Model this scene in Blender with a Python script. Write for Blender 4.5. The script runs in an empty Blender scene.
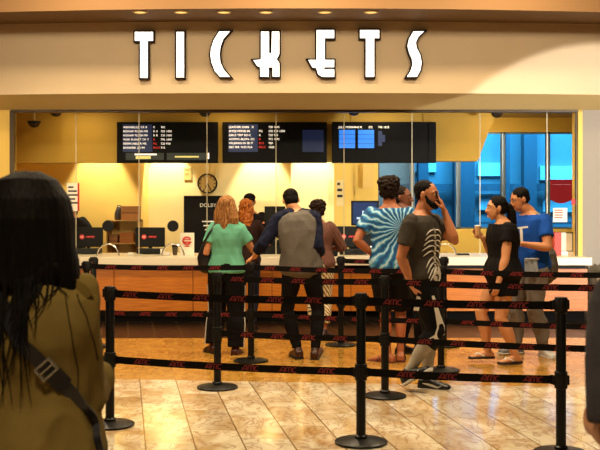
import bpy, bmesh, math, random
from mathutils import Vector as V, Matrix, noise
from mathutils.bvhtree import BVHTree
random.seed(7)
PI = math.pi
SC = bpy.context.scene
COL = SC.collection
F = 1000.0      # focal length in pixels
HC = 1.6        # camera height
HY = 203.0      # horizon row

# ------------------------------------------------------------------ helpers
def at(px, py, Y):
    s = F / Y
    return V(((px - 300) / s, Y, HC - (py - HY) / s))

def lin(c):
    return tuple(((x / 255) / 12.92 if x / 255 <= 0.04045 else ((x / 255 + 0.055) / 1.055) ** 2.4) for x in c) + (1.0,)

MATS = {}
def mat(name, rgb, rough=0.6, metal=0.0, bump=0.0, bscale=60.0, var=0.0, vscale=8.0, emit=0.0, spec=0.5, sheen=0.0):
    if name in MATS: return MATS[name]
    m = bpy.data.materials.new(name); m.use_nodes = True
    nt = m.node_tree; b = nt.nodes['Principled BSDF']
    c = lin(rgb)
    b.inputs['Base Color'].default_value = c
    b.inputs['Roughness'].default_value = rough
    b.inputs['Metallic'].default_value = metal
    b.inputs['Specular IOR Level'].default_value = spec
    if sheen: b.inputs['Sheen Weight'].default_value = sheen
    tc = nt.nodes.new('ShaderNodeTexCoord')
    if var:
        n = nt.nodes.new('ShaderNodeTexNoise'); n.inputs['Scale'].default_value = vscale; n.inputs['Detail'].default_value = 5
        nt.links.new(tc.outputs['Object'], n.inputs['Vector'])
        mx = nt.nodes.new('ShaderNodeMix'); mx.data_type = 'RGBA'
        mx.inputs[6].default_value = tuple(x * (1 - var) for x in c[:3]) + (1,)
        mx.inputs[7].default_value = tuple(min(1, x * (1 + var)) for x in c[:3]) + (1,)
        nt.links.new(n.outputs['Fac'], mx.inputs[0]); nt.links.new(mx.outputs[2], b.inputs['Base Color'])
    if bump:
        n = nt.nodes.new('ShaderNodeTexNoise'); n.inputs['Scale'].default_value = bscale; n.inputs['Detail'].default_value = 4
        nt.links.new(tc.outputs['Object'], n.inputs['Vector'])
        bp = nt.nodes.new('ShaderNodeBump'); bp.inputs['Strength'].default_value = bump; bp.inputs['Distance'].default_value = 0.02
        nt.links.new(n.outputs['Fac'], bp.inputs['Height']); nt.links.new(bp.outputs[0], b.inputs['Normal'])
    if emit:
        b.inputs['Emission Color'].default_value = c; b.inputs['Emission Strength'].default_value = emit
    MATS[name] = m
    return m

class Sh:
    """collects closed shapes into one mesh"""
    def __init__(s): s.v = []; s.f = []; s.m = []
    def add(s, vs, fs, mi=0):
        o = len(s.v); s.v += [V(x) for x in vs]
        s.f += [tuple(i + o for i in f) for f in fs]; s.m += [mi] * len(fs)
    def box(s, c, d, rot=None, mi=0, bev=0.0):
        bm = bmesh.new(); bmesh.ops.create_cube(bm, size=1)
        for v in bm.verts: v.co = V((v.co.x * d[0], v.co.y * d[1], v.co.z * d[2]))
        if bev: bmesh.ops.bevel(bm, geom=bm.edges[:], offset=bev, segments=2, affect='EDGES', profile=0.6)
        R = rot if rot else Matrix.Identity(3)
        bm.verts.index_update()
        s.add([R @ v.co + V(c) for v in bm.verts], [[v.index for v in f.verts] for f in bm.faces], mi)
        bm.free()
    def box2(s, a, b, mi=0, bev=0.0):
        a = V(a); b = V(b); s.box((a + b) / 2, [abs(x) for x in (b - a)], None, mi, bev)
    def rings(s, rings, mi=0):
        n = len(rings[0]); vs = [p for r in rings for p in r]; fs = []
        for k in range(len(rings) - 1):
            for i in range(n):
                j = (i + 1) % n
                fs.append((k * n + i, k * n + j, (k + 1) * n + j, (k + 1) * n + i))
        c0 = sum((V(p) for p in rings[0]), V()) / n; c1 = sum((V(p) for p in rings[-1]), V()) / n
        a = len(vs); vs = vs + [c0, c1]; L = (len(rings) - 1) * n
        for i in range(n):
            j = (i + 1) % n
            fs.append((a, j, i)); fs.append((a + 1, L + i, L + j))
        s.add(vs, fs, mi)
    def ring(s, c, ax, ay, n=16, p=2.0):
        out = []
        for i in range(n):
            t = 2 * PI * i / n; ct, st = math.cos(t), math.sin(t)
            x = math.copysign(abs(ct) ** (2 / p), ct); y = math.copysign(abs(st) ** (2 / p), st)
            out.append(V(c) + V(ax) * x + V(ay) * y)
        return out
    def tube(s, pts, rad, n=14, round0=True, round1=True, flat=None, mi=0):
        """tapered tube; rad numbers or (a,b); flat = direction of the b axis"""
        pts = [V(p) for p in pts]; rings = []
        prev = None
        for i, p in enumerate(pts):
            d = (pts[min(i + 1, len(pts) - 1)] - pts[max(i - 1, 0)]).normalized()
            ref = V(flat) if flat is not None else (prev if prev is not None else (V((0, 1, 0)) if abs(d.y) < 0.9 else V((1, 0, 0))))
            ay = (ref - d * ref.dot(d)).normalized(); ax = ay.cross(d).normalized(); prev = ay
            r = rad[i]; a, b = r if isinstance(r, (tuple, list)) else (r, r)
            if i == 0 and round0:
                for q in (80, 55, 28):
                    q = math.radians(q)
                    rings.append(s.ring(p - d * math.sin(q) * min(a, b), ax * a * math.cos(q), ay * b * math.cos(q), n))
            rings.append(s.ring(p, ax * a, ay * b, n))
            if i == len(pts) - 1 and round1:
                for q in (28, 55, 80):
                    q = math.radians(q)
                    rings.append(s.ring(p + d * math.sin(q) * min(a, b), ax * a * math.cos(q), ay * b * math.cos(q), n))
        s.rings(rings, mi)
    def ell(s, c, r, fr=None, n=18, mi=0):
        fr = fr or (V((1, 0, 0)), V((0, 1, 0)), V((0, 0, 1)))
        rings = []
        for k in range(1, 12):
            q = -PI / 2 + PI * k / 12
            rings.append(s.ring(V(c) + fr[2] * r[2] * math.sin(q), fr[0] * r[0] * math.cos(q), fr[1] * r[1] * math.cos(q), n))
        s.rings(rings, mi)
    def lathe(s, c, prof, n=32, mi=0):
        s.rings([[V((c[0] + r * math.cos(2 * PI * i / n), c[1] + r * math.sin(2 * PI * i / n), c[2] + z)) for i in range(n)] for r, z in prof], mi)
    def prism(s, poly, ext, mi=0):
        """poly = list of points, ext = extrusion vector"""
        n = len(poly); poly = [V(p) for p in poly]; ext = V(ext)
        s.add(poly + [p + ext for p in poly], [tuple(range(n))[::-1], tuple(range(n, 2 * n))] + [(i, (i + 1) % n, n + (i + 1) % n, n + i) for i in range(n)], mi)

def link(o, parent=None):
    COL.objects.link(o)
    if parent: o.parent = parent
    return o

def obj(name, sh, m, parent=None, smooth=False, loc=None, bev=0.0):
    me = bpy.data.meshes.new(name)
    me.from_pydata([tuple(v) for v in sh.v], [], sh.f)
    bm = bmesh.new(); bm.from_mesh(me)
    bmesh.ops.recalc_face_normals(bm, faces=bm.faces)
    bm.to_mesh(me); bm.free()
    for x in (m if isinstance(m, list) else [m]): me.materials.append(x)
    me.polygons.foreach_set('material_index', sh.m)
    o = bpy.data.objects.new(name, me)
    if smooth:
        me.polygons.foreach_set('use_smooth', [True] * len(me.polygons))
        if smooth != 'all':
            me.set_sharp_from_angle(angle=math.radians(40))
    if loc is not None: o.location = loc
    if bev:
        b = o.modifiers.new('bevel', 'BEVEL'); b.width = bev; b.segments = 2; b.limit_method = 'ANGLE'
    return link(o, parent)

def fuse(name, sh, m, parent, vox=0.008, it=4, disp=None, fac=0.5):
    """voxel-fuses the collected shapes into one continuous surface"""
    me = bpy.data.meshes.new('tmp'); me.from_pydata([tuple(v) for v in sh.v], [], sh.f)
    bm = bmesh.new(); bm.from_mesh(me); bmesh.ops.recalc_face_normals(bm, faces=bm.faces); bm.to_mesh(me); bm.free()
    t = bpy.data.objects.new('tmp', me); COL.objects.link(t)
    r = t.modifiers.new('r', 'REMESH'); r.mode = 'VOXEL'; r.voxel_size = vox
    if it:
        q = t.modifiers.new('s', 'SMOOTH'); q.iterations = it; q.factor = fac
    dg = bpy.context.evaluated_depsgraph_get()
    me2 = bpy.data.meshes.new_from_object(t.evaluated_get(dg))
    bpy.data.objects.remove(t); bpy.data.meshes.remove(me)
    me2.name = name
    if disp:
        nn = [v.normal.copy() for v in me2.vertices]
        for v, n in zip(me2.vertices, nn): v.co += n * disp(v.co, n)
    me2.polygons.foreach_set('use_smooth', [True] * len(me2.polygons))
    me2.materials.clear()
    for x in (m if isinstance(m, list) else [m]): me2.materials.append(x)
    return link(bpy.data.objects.new(name, me2), parent)

def tag(o, label=None, cat=None, group=None, kind=None):
    if label: o['label'] = label
    if cat: o['category'] = cat
    if group: o['group'] = group
    if kind: o['kind'] = kind
    return o

def thing(name, loc, label, cat, group=None):
    o = bpy.data.objects.new(name, None); o.location = loc; o.empty_display_size = 0.1
    COL.objects.link(o)
    return tag(o, label, cat, group)

def struct(name, sh, m, parent=None, **k):
    o = obj(name, sh, m, parent, **k)
    if parent is None: o['kind'] = 'structure'
    return o

def text_polys(txt, size):
    cu = bpy.data.curves.new('t', 'FONT'); cu.body = txt; cu.size = size; cu.resolution_u = 3
    o = bpy.data.objects.new('t', cu); COL.objects.link(o)
    dg = bpy.context.evaluated_depsgraph_get()
    me = bpy.data.meshes.new_from_object(o.evaluated_get(dg))
    vs = [v.co.copy() for v in me.vertices]; fs = [tuple(p.vertices) for p in me.polygons]
    bpy.data.objects.remove(o); bpy.data.curves.remove(cu); bpy.data.meshes.remove(me)
    return vs, fs

def put_text(sh, txt, size, org, ax, ay, mi=0, sx=1.0):
    vs, fs = text_polys(txt, size)
    sh.add([V(org) + V(ax) * v.x * sx + V(ay) * v.y for v in vs], fs, mi)

def ribbon(sh, pts, w, org, ax, ay, mi=0):
    """flat stroke along 2-D points"""
    L = []; R = []
    for i, p in enumerate(pts):
        a = pts[max(i - 1, 0)]; b = pts[min(i + 1, len(pts) - 1)]
        d = V((b[0] - a[0], b[1] - a[1])); d.normalize(); n = V((-d.y, d.x)) * w / 2
        L.append((p[0] + n.x, p[1] + n.y)); R.append((p[0] - n.x, p[1] - n.y))
    q = lambda p: V(org) + V(ax) * p[0] + V(ay) * p[1]
    n = len(pts)
    sh.add([q(p) for p in L] + [q(p) for p in R], [(i, i + 1, n + i + 1, n + i) for i in range(n - 1)], mi)

def arc(cx, cy, rx, ry, a0, a1, n=8):
    return [(cx + rx * math.cos(math.radians(a0 + (a1 - a0) * i / n)), cy + ry * math.sin(math.radians(a0 + (a1 - a0) * i / n))) for i in range(n + 1)]

LOGO = [[(0, 0.05), (0.35, 0.62)] + arc(0.62, 0.62, 0.25, 0.33, 150, 0, 6) + [(0.87, 0.0)], [(0.22, 0.26), (0.87, 0.26)],
        [(1.12, 0), (1.12, 0.62)] + arc(1.36, 0.62, 0.24, 0.33, 180, 0, 6) + [(1.6, 0.0)],
        arc(1.84, 0.62, 0.24, 0.33, 180, 0, 6) + [(2.08, 0.0)],
        arc(2.62, 0.47, 0.34, 0.47, 45, 315, 10)]
def logo(sh, org, ax, ay, h, w, mi=0, st=0.19):
    """rounded three-letter red mark, h tall and w wide, org at its lower left"""
    for st_ in LOGO:
        ribbon(sh, [(p[0] + 0.12 * p[1], p[1]) for p in st_], st, org, V(ax) * (w / 3.05), V(ay) * h, mi)

# ------------------------------------------------------------------ materials
M_black = mat('black_metal', (12, 11, 11), 0.4, spec=.3)
M_blackm = mat('black_matte', (11, 10, 10), 0.6, spec=.25)
M_belt = mat('belt_webbing', (11, 8, 9), 0.8, spec=.15)
M_red = mat('logo_red', (122, 16, 24), 0.6)
M_white = mat('white_plastic', (235, 228, 215), 0.4)
M_chrome = mat('chrome', (220, 215, 205), 0.2, 1.0)
M_paper = mat('paper_white', (240, 232, 215), 0.7)
M_ink = mat('ink_dark', (40, 34, 32), 0.7)
M_signred = mat('sign_red', (200, 40, 30), 0.6)
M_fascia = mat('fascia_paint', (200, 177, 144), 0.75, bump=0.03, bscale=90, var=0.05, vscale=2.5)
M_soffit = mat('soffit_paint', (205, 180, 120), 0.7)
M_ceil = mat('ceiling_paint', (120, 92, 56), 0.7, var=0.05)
M_wallr = mat('front_wall_paint', (150, 141, 128), 0.7, bump=0.03, bscale=80)
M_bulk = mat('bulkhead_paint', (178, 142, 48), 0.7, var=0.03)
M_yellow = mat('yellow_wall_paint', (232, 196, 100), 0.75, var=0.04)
M_cream = mat('cream_wall_paint', (240, 218, 156), 0.75, var=0.03)
M_top = mat('counter_white', (230, 216, 190), 0.35)
M_alu = mat('dark_bronze', (66, 52, 36), 0.4, 0.6)

def wood_mat():
    m = mat('counter_orange_wood', (205, 118, 38), 0.4); nt = m.node_tree; b = nt.nodes['Principled BSDF']
    tc = nt.nodes.new('ShaderNodeTexCoord'); mp = nt.nodes.new('ShaderNodeMapping'); mp.inputs['Scale'].default_value = (1.2, 4, 22)
    n = nt.nodes.new('ShaderNodeTexNoise'); n.inputs['Scale'].default_value = 3; n.inputs['Detail'].default_value = 6
    cr = nt.nodes.new('ShaderNodeValToRGB')
    cr.color_ramp.elements[0].position = 0.3; cr.color_ramp.elements[0].color = lin((172, 90, 18))
    cr.color_ramp.elements[1].position = 0.75; cr.color_ramp.elements[1].color = lin((214, 128, 34))
    L = nt.links.new
    L(tc.outputs['Object'], mp.inputs[0]); L(mp.outputs[0], n.inputs['Vector']); L(n.outputs['Fac'], cr.inputs[0]); L(cr.outputs[0], b.inputs['Base Color'])
    return m
M_wood = wood_mat()

def floor_mat(name, c0, c1, vein, joint, tw, tl, jw, rough, nscale=2.2, off=0.142):
    m = bpy.data.materials.new(name); m.use_nodes = True; nt = m.node_tree; b = nt.nodes['Principled BSDF']; L = nt.links.new
    N = nt.nodes.new
    def math_(op, a=None, b_=None, **k):
        x = N('ShaderNodeMath'); x.operation = op
        for i, q in enumerate((a, b_)):
            if q is None: continue
            if isinstance(q, (int, float)): x.inputs[i].default_value = q
            else: L(q, x.inputs[i])
        return x.outputs[0]
    tc = N('ShaderNodeTexCoord'); sp = N('ShaderNodeSeparateXYZ'); L(tc.outputs['Object'], sp.inputs[0])
    X, Y = sp.outputs[0], sp.outputs[1]
    p = math_('DIVIDE', math_('SUBTRACT', math_('ADD', X, math_('MULTIPLY', Y, 0.176)), off), tw)
    row = math_('FLOOR', p)
    q = math_('DIVIDE', math_('SUBTRACT', Y, math_('MULTIPLY', X, -0.06)), tl)
    q = math_('ADD', q, math_('MULTIPLY', row, 0.37))
    def dist(v):
        f = math_('FRACT', v); return math_('MINIMUM', f, math_('SUBTRACT', 1.0, f))
    j1 = math_('LESS_THAN', math_('MULTIPLY', dist(p), tw), jw)
    j2 = math_('MULTIPLY', math_('LESS_THAN', math_('MULTIPLY', dist(q), tl), jw * 0.8), 0.55)
    jn = math_('MAXIMUM', j1, j2)
    cell = N('ShaderNodeCombineXYZ'); L(row, cell.inputs[0]); L(math_('FLOOR', q), cell.inputs[1])
    wn = N('ShaderNodeTexWhiteNoise'); L(cell.outputs[0], wn.inputs['Vector'])
    addv = N('ShaderNodeVectorMath'); addv.operation = 'MULTIPLY_ADD'; L(wn.outputs['Color'], addv.inputs[0]); addv.inputs[1].default_value = (7, 7, 7); L(tc.outputs['Object'], addv.inputs[2])
    mp = N('ShaderNodeMapping'); mp.inputs['Scale'].default_value = (1.6, 0.8, 1); L(addv.outputs[0], mp.inputs[0])
    n1 = N('ShaderNodeTexNoise'); n1.inputs['Scale'].default_value = nscale; n1.inputs['Detail'].default_value = 7; n1.inputs['Distortion'].default_value = 0.8; L(mp.outputs[0], n1.inputs['Vector'])
    cr = N('ShaderNodeValToRGB'); e = cr.color_ramp.elements
    e[0].position = 0.32; e[0].color = lin(c0); e[1].position = 0.6; e[1].color = lin(c1)
    L(n1.outputs['Fac'], cr.inputs[0])
    n2 = N('ShaderNodeTexNoise'); n2.inputs['Scale'].default_value = nscale * 1.7; n2.inputs['Detail'].default_value = 8; n2.inputs['Distortion'].default_value = 1.6; L(mp.outputs[0], n2.inputs['Vector'])
    vr = N('ShaderNodeValToRGB'); ve = vr.color_ramp.elements
    ve[0].position = 0.455; ve[0].color = (0, 0, 0, 1); ve[1].position = 0.5; ve[1].color = (0.6, 0.6, 0.6, 1)
    x = ve.new(0.545); x.color = (0, 0, 0, 1)
    L(n2.outputs['Fac'], vr.inputs[0])
    def mix(f, a, b_):
        k = N('ShaderNodeMix'); k.data_type = 'RGBA'; L(f, k.inputs[0])
        for i, q_ in ((6, a), (7, b_)):
            if isinstance(q_, tuple): k.inputs[i].default_value = q_
            else: L(q_, k.inputs[i])
        return k.outputs[2]
    c = mix(vr.outputs[0], cr.outputs[0], lin(vein))
    sc = N('ShaderNodeHueSaturation'); L(c, sc.inputs['Color']); L(math_('ADD', 0.88, math_('MULTIPLY', wn.outputs['Value'], 0.24)), sc.inputs['Value'])
    c = mix(jn, sc.outputs[0], lin(joint))
    L(c, b.inputs['Base Color'])
    b.inputs['Roughness'].default_value = rough
    b.inputs['Specular IOR Level'].default_value = 0.6
    return m
M_marble = floor_mat('marble_tiles', (192, 156, 106), (234, 220, 192), (150, 100, 54), (138, 106, 66), 0.326, 0.66, 0.005, 0.13)
M_gold = floor_mat('gold_stone', (176, 124, 46), (206, 156, 72), (150, 98, 36), (176, 128, 56), 0.326, 0.66, 0.003, 0.14, 6.0)
M_dark = floor_mat('dark_stone', (18, 12, 9), (30, 21, 14), (36, 25, 16), (100, 80, 54), 0.326, 3.0, 0.004, 0.3, 3.0, 0.05)
M_dark.node_tree.nodes['Principled BSDF'].inputs['Specular IOR Level'].default_value = 0.3

def glass_mat(name, tint, refl, rough=0.0):
    m = bpy.data.materials.new(name); m.use_nodes = True; nt = m.node_tree
    nt.nodes.remove(nt.nodes['Principled BSDF'])
    out = nt.nodes['Material Output']
    t = nt.nodes.new('ShaderNodeBsdfTransparent'); t.inputs[0].default_value = tint
    g = nt.nodes.new('ShaderNodeBsdfGlossy'); g.inputs['Roughness'].default_value = rough
    mx = nt.nodes.new('ShaderNodeMixShader'); fr = nt.nodes.new('ShaderNodeFresnel'); fr.inputs[0].default_value = refl
    nt.links.new(fr.outputs[0], mx.inputs[0]); nt.links.new(t.outputs[0], mx.inputs[1]); nt.links.new(g.outputs[0], mx.inputs[2])
    nt.links.new(mx.outputs[0], out.inputs[0])
    return m
M_glass = glass_mat('booth_glass', (0.97, 0.98, 0.96, 1), 1.35)
M_blueglass = glass_mat('blue_film_glass', (0.17, 0.52, 0.78, 1), 1.25)
M_blueglass2 = glass_mat('grey_film_glass', (0.42, 0.52, 0.56, 1), 1.25)

# ------------------------------------------------------------------ camera
cam = bpy.data.cameras.new('camera'); co = bpy.data.objects.new('camera', cam); COL.objects.link(co)
co.location = (0, 0, HC); co.rotation_euler = (PI / 2, 0, 0)
cam.sensor_width = 36; cam.lens = 36 * F / 600; cam.shift_y = -(225 - HY) / 600; cam.clip_end = 200; cam.clip_start = 0.05
SC.camera = co
cam.dof.use_dof = True; cam.dof.focus_distance = 10.5; cam.dof.aperture_fstop = 8.0

# ------------------------------------------------------------------ setting
sh = Sh(); sh.add([(-6, 0.4, 0), (6, 0.4, 0), (6, 8.35, 0), (-6, 9.5, 0)], [(0, 1, 2, 3)]); struct('floor', sh, M_marble)
sh = Sh(); sh.add([(-6, 9.5, 0), (6, 8.35, 0), (6, 11.9, 0), (-6, 11.8, 0)], [(0, 1, 2, 3)]); struct('floor_gold', sh, M_gold)
sh = Sh(); sh.add([(-6, 11.8, 0), (6, 11.9, 0), (6, 20, 0), (-6, 20, 0)], [(0, 1, 2, 3)]); struct('floor_dark', sh, M_dark)

YG = 13.75                       # glass line
ZF0, ZF1 = 3.03, 3.96            # fascia bottom / top
def fy(x): return 12.98 + 0.22 * (x / 3.9) ** 2
xs = [-6 + 12 * i / 40 for i in range(41)]
sh = Sh()
n = len(xs)
sh.add([(x, fy(x), ZF0) for x in xs] + [(x, fy(x), ZF1) for x in xs], [(i, i + 1, n + i + 1, n + i) for i in range(n - 1)])
struct('wall_fascia', sh, M_fascia)
sh = Sh()
sh.add([(x, fy(x), ZF0) for x in xs] + [(x, YG - 0.05, 2.875) for x in xs] + [(x, YG - 0.05, 3.6) for x in xs],
       [(i, i + 1, n + i + 1, n + i) for i in range(n - 1)] + [(n + i, n + i + 1, 2 * n + i + 1, 2 * n + i) for i in range(n - 1)])
struct('ceiling_reveal', sh, M_soffit)
def cy(x): return 12.12 + 0.24 * (x / 3.7) ** 2
sh = Sh()
sh.add([(x, fy(x) + 0.02, ZF1) for x in xs] + [(x, cy(x), ZF1) for x in xs], [(i, i + 1, n + i + 1, n + i) for i in range(n - 1)])
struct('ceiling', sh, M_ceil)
sh = Sh()
sh.add([(x, cy(x), ZF1) for x in xs] + [(x, cy(x), 5.0) for x in xs], [(i, i + 1, n + i + 1, n + i) for i in range(n - 1)])
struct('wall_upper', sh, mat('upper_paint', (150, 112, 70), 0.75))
# side front walls in the glass plane
xl, xr = at(13, 0, YG).x, at(577, 0, YG).x
sh = Sh(); sh.box2((-6, YG - 0.05, 0), (xl, YG + 0.15, 2.95)); struct('wall_left', sh, M_yellow)
sh = Sh(); sh.box2((xr + 0.05, YG - 0.05, 0), (6, YG + 0.15, 2.95)); struct('wall_right', sh, M_wallr)
sh = Sh(); sh.box2((xr, YG - 0.06, 0.6), (xr + 0.06, YG + 0.25, 2.9)); struct('trim_1', sh, M_yellow)
# booth shell
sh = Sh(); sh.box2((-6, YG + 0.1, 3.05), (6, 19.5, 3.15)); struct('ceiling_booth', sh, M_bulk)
YB = 17.0
X = lambda px, Y: (px - 300) * Y / F
sh = Sh(); sh.box2((-6, 16.0, 0), (X(139, 16.0), 17.2, 3.05)); struct('wall_back_yellow', sh, M_yellow)
sh = Sh(); sh.box2((X(139, 16.0), YB, 0), (X(291, YB), YB + 0.2, 3.05)); struct('wall_back', sh, M_cream)
sh = Sh(); sh.box2((X(291, 16.6), 16.6, 0), (X(334, 16.6), 17.2, 3.05)); struct('wall_back_pier', sh, M_cream)
sh = Sh(); sh.prism([(X(333, 16.7), 16.7, 0), (X(378, YB), YB, 0), (X(378, YB), YB + 0.2, 0), (X(333, 16.7), 17.2, 0)], (0, 0, 3.05)); struct('wall_back_angled', sh, M_yellow)
zs, zt = HC - 26 / (F / YB), HC + 71 / (F / YB)
sh = Sh(); sh.box2((X(378, YB), YB, 0), (6, YB + 0.2, zs)); struct('wall_back_sill', sh, M_yellow)
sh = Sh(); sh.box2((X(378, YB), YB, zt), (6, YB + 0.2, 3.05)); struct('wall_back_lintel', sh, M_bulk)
sh = Sh(); sh.box2((5.4, YG + 0.15, 0), (5.5, YB, 3.05)); struct('wall_booth_side', sh, M_yellow)
sh = Sh(); sh.box2((-4.65, YG + 0.15, 0), (-4.75, 16.0, 3.05)); struct('wall_booth_side_left', sh, M_yellow)
# back windows with blue film
for i, (a, b) in enumerate(((378, 412), (413, 458), (459, 503), (504, 548), (549, 592))):
    fr = Sh(); x0, x1 = X(a, YB), X(b, YB)
    for q in ((x0, x0 + 0.03, zs, zt), (x1 - 0.03, x1, zs, zt), (x0, x1, zs, zs + 0.03), (x0, x1, zt - 0.03, zt)):
        fr.box2((q[0], YB + 0.03, q[2]), (q[1], YB + 0.09, q[3]))
    w = struct('window_%d' % (i + 1), fr, mat('window_bar', (96, 110, 120), 0.4, 0.3))
    g = Sh(); g.box2((x0 + 0.02, YB + 0.055, zs + 0.02), (x1 - 0.02, YB + 0.06, zt - 0.02))
    obj('glass', g, M_blueglass2 if i == 0 else M_blueglass, w)
# hall across the glass: pale columns and beams of the building beyond
Mx = mat('far_concrete', (150, 150, 150), 0.8, var=0.1); Mx2 = mat('far_panel', (240, 240, 240), 0.6); Mx3 = mat('far_dark', (84, 86, 92), 0.8)
YE = 22.0
sh = Sh(); sh.box2((0, YE, -0.5), (9, YE + 0.2, 6)); struct('wall_far', sh, Mx)
sh = Sh(); sh.box2((0, YB + 0.3, -0.5), (9, YE, -0.4)); struct('floor_far', sh, Mx3)
for (a, b, c, d) in ((478, 501, 163, 176), (479, 501, 194, 210), (540, 580, 166, 180), (543, 580, 198, 212), (413, 436, 160, 172)):
    sh = Sh(); p = at(a, c, YE - 0.1); q = at(b, d, YE - 0.1); sh.box2((p.x, YE - 0.12, q.z), (q.x, YE, p.z))
    struct('wall_panel_far', sh, Mx2)
for a, b, m_ in ((454, 474, Mx3), (505, 509, Mx3), (523, 536, Mx3), (418, 428, Mx3)):
    sh = Sh(); sh.box2((X(a, YE - 0.5), YE - 0.6, -0.4), (X(b, YE - 0.5), YE - 0.3, 6)); struct('column_far', sh, m_)
sh = Sh(); p = at(440, 184, YE - 0.3); q = at(580, 191, YE - 0.3); sh.box2((p.x - 1, YE - 0.4, q.z), (q.x + 1, YE - 0.2, p.z)); struct('beam_far', sh, Mx3)
sh = Sh(); p = at(440, 222, YE - 0.3); q = at(580, 224, YE - 0.3); sh.box2((p.x - 1, YE - 0.4, q.z), (q.x + 1, YE - 0.2, p.z)); struct('beam_far', sh, Mx3)
# bulkhead that carries the screens
Yk = 15.0
poly = [at(-20, 163, Yk), at(478, 161, Yk), at(490, 128, Yk), at(503, 108, Yk)]
poly[3].z = 3.06; poly = [V((p.x, Yk, p.z)) for p in poly] + [V((poly[0].x, Yk, 3.06))]
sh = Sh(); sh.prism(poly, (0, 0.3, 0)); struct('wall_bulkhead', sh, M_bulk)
# glass screen of the booth
joints = [14, 76, 139, 207, 276, 344, 412, 480, 547, 576]
ZC = 0.873                       # counter top
arches = {1: 108, 2: 173, 3: 241, 4: 310, 5: 378, 6: 445, 7: 513}
for i in range(9):
    x0, x1 = X(joints[i], YG) + 0.003, X(joints[i + 1], YG) - 0.003
    g = Sh()
    if i in arches:
        xc = X(arches[i], YG); r = 0.15
        pts = [(x0, ZC), (xc - r, ZC)] + [(xc - r * math.cos(PI * k / 14), ZC + 0.16 * math.sin(PI * k / 14)) for k in range(1, 14)] + [(xc + r, ZC), (x1, ZC), (x1, 2.86), (x0, 2.86)]
        bm = bmesh.new(); vs = [bm.verts.new((p[0], YG, p[1])) for p in pts]; f = bm.faces.new(vs)
        bmesh.ops.triangulate(bm, faces=[f]); bm.verts.index_update()
        g.add([v.co for v in bm.verts], [[v.index for v in q.verts] for q in bm.faces]); bm.free()
    else:
        g.add([(x0, YG, ZC), (x1, YG, ZC), (x1, YG, 2.86), (x0, YG, 2.86)], [(0, 1, 2, 3)])
    w = struct('window_%d' % (i + 6), g, M_glass)
    if i in arches:
        t = Sh(); t.tube([(xc - r * math.cos(PI * k / 20), YG - 0.005, ZC + 0.165 * math.sin(PI * k / 20)) for k in range(21)], [0.012] * 21, 8)
        obj('arch_trim', t, M_chrome, w, smooth=True)
        d = Sh()
        zc_ = HC - 23 / (F / YG)
        for k, (rr, yy) in enumerate(((0.078, 0.0),)):
            d.rings([[V((xc + rr2 * math.cos(2 * PI * j / 28), YG + y2, zc_ + rr2 * math.sin(2 * PI * j / 28))) for j in range(28)] for rr2, y2 in ((0.07, -0.02), (0.078, -0.012), (0.078, 0.012), (0.07, 0.02))])
        for k in range(3):
            d.box((xc, YG - 0.021, zc_ + (k - 1) * 0.03), (0.08, 0.004, 0.008))
        obj('speak_grille', d, M_blackm, w, smooth=True)
    j = Sh(); j.box2((x1 - 0.002, YG - 0.004, ZC), (x1 + 0.008, YG + 0.004, 2.86)); obj('seal', j, mat('seal', (190, 180, 150), 0.4), w)
sh = Sh(); sh.box2((xl - 0.02, YG - 0.06, 2.845), (xr + 0.06, YG + 0.06, 2.885)); struct('trim_2', sh, M_alu)
sh = Sh(); sh.box2((xl - 0.03, YG - 0.06, 0.8), (xl + 0.025, YG + 0.05, 2.86)); struct('trim_3', sh, M_alu)
sh = Sh(); sh.box2((xr - 0.02, YG - 0.03, 0.85), (xr, YG + 0.03, 2.86)); struct('trim_4', sh, M_alu)

# ------------------------------------------------------------------ ticket counter
YF = 13.44
ct = thing('ticket_counter', (0, YF, 0), 'long ticket counter with white worktop and orange wood front', 'counter')
cx0, cx1 = xl + 0.03, X(592, 13.35)
sh = Sh(); sh.box2((cx0, -0.1, 0.767), (cx1, 1.15, ZC), bev=0.008); obj('worktop', sh, M_top, ct)
sh = Sh(); sh.box2((cx0, 0.05, 0.70), (cx1 - 0.05, 0.9, 0.767)); obj('reveal', sh, M_blackm, ct)  # black colour stands for the shade under the worktop
edges = [cx0, X(35, YF), X(114, YF), X(193, YF), X(272, YF), X(351, YF), X(430, YF), X(509, YF), X(588, YF)]
for a, b in zip(edges, edges[1:]):
    sh = Sh(); sh.box2((a + 0.004, 0, 0.148), (b - 0.004, 0.05, 0.715), bev=0.003); obj('front_panel', sh, M_wood, ct)
sh = Sh(); sh.box2((cx0, 0.06, 0), (cx1 - 0.06, 0.9, 0.148)); obj('toe_kick', sh, mat('toe_black', (8, 6, 5), 0.8, spec=.1), ct)
sh = Sh(); sh.box2((cx0, 0.052, 0.148), (cx1 - 0.06, 0.9, 0.70)); obj('carcass', sh, mat('carcass_dark', (60, 34, 16), 0.6), ct)

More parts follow.
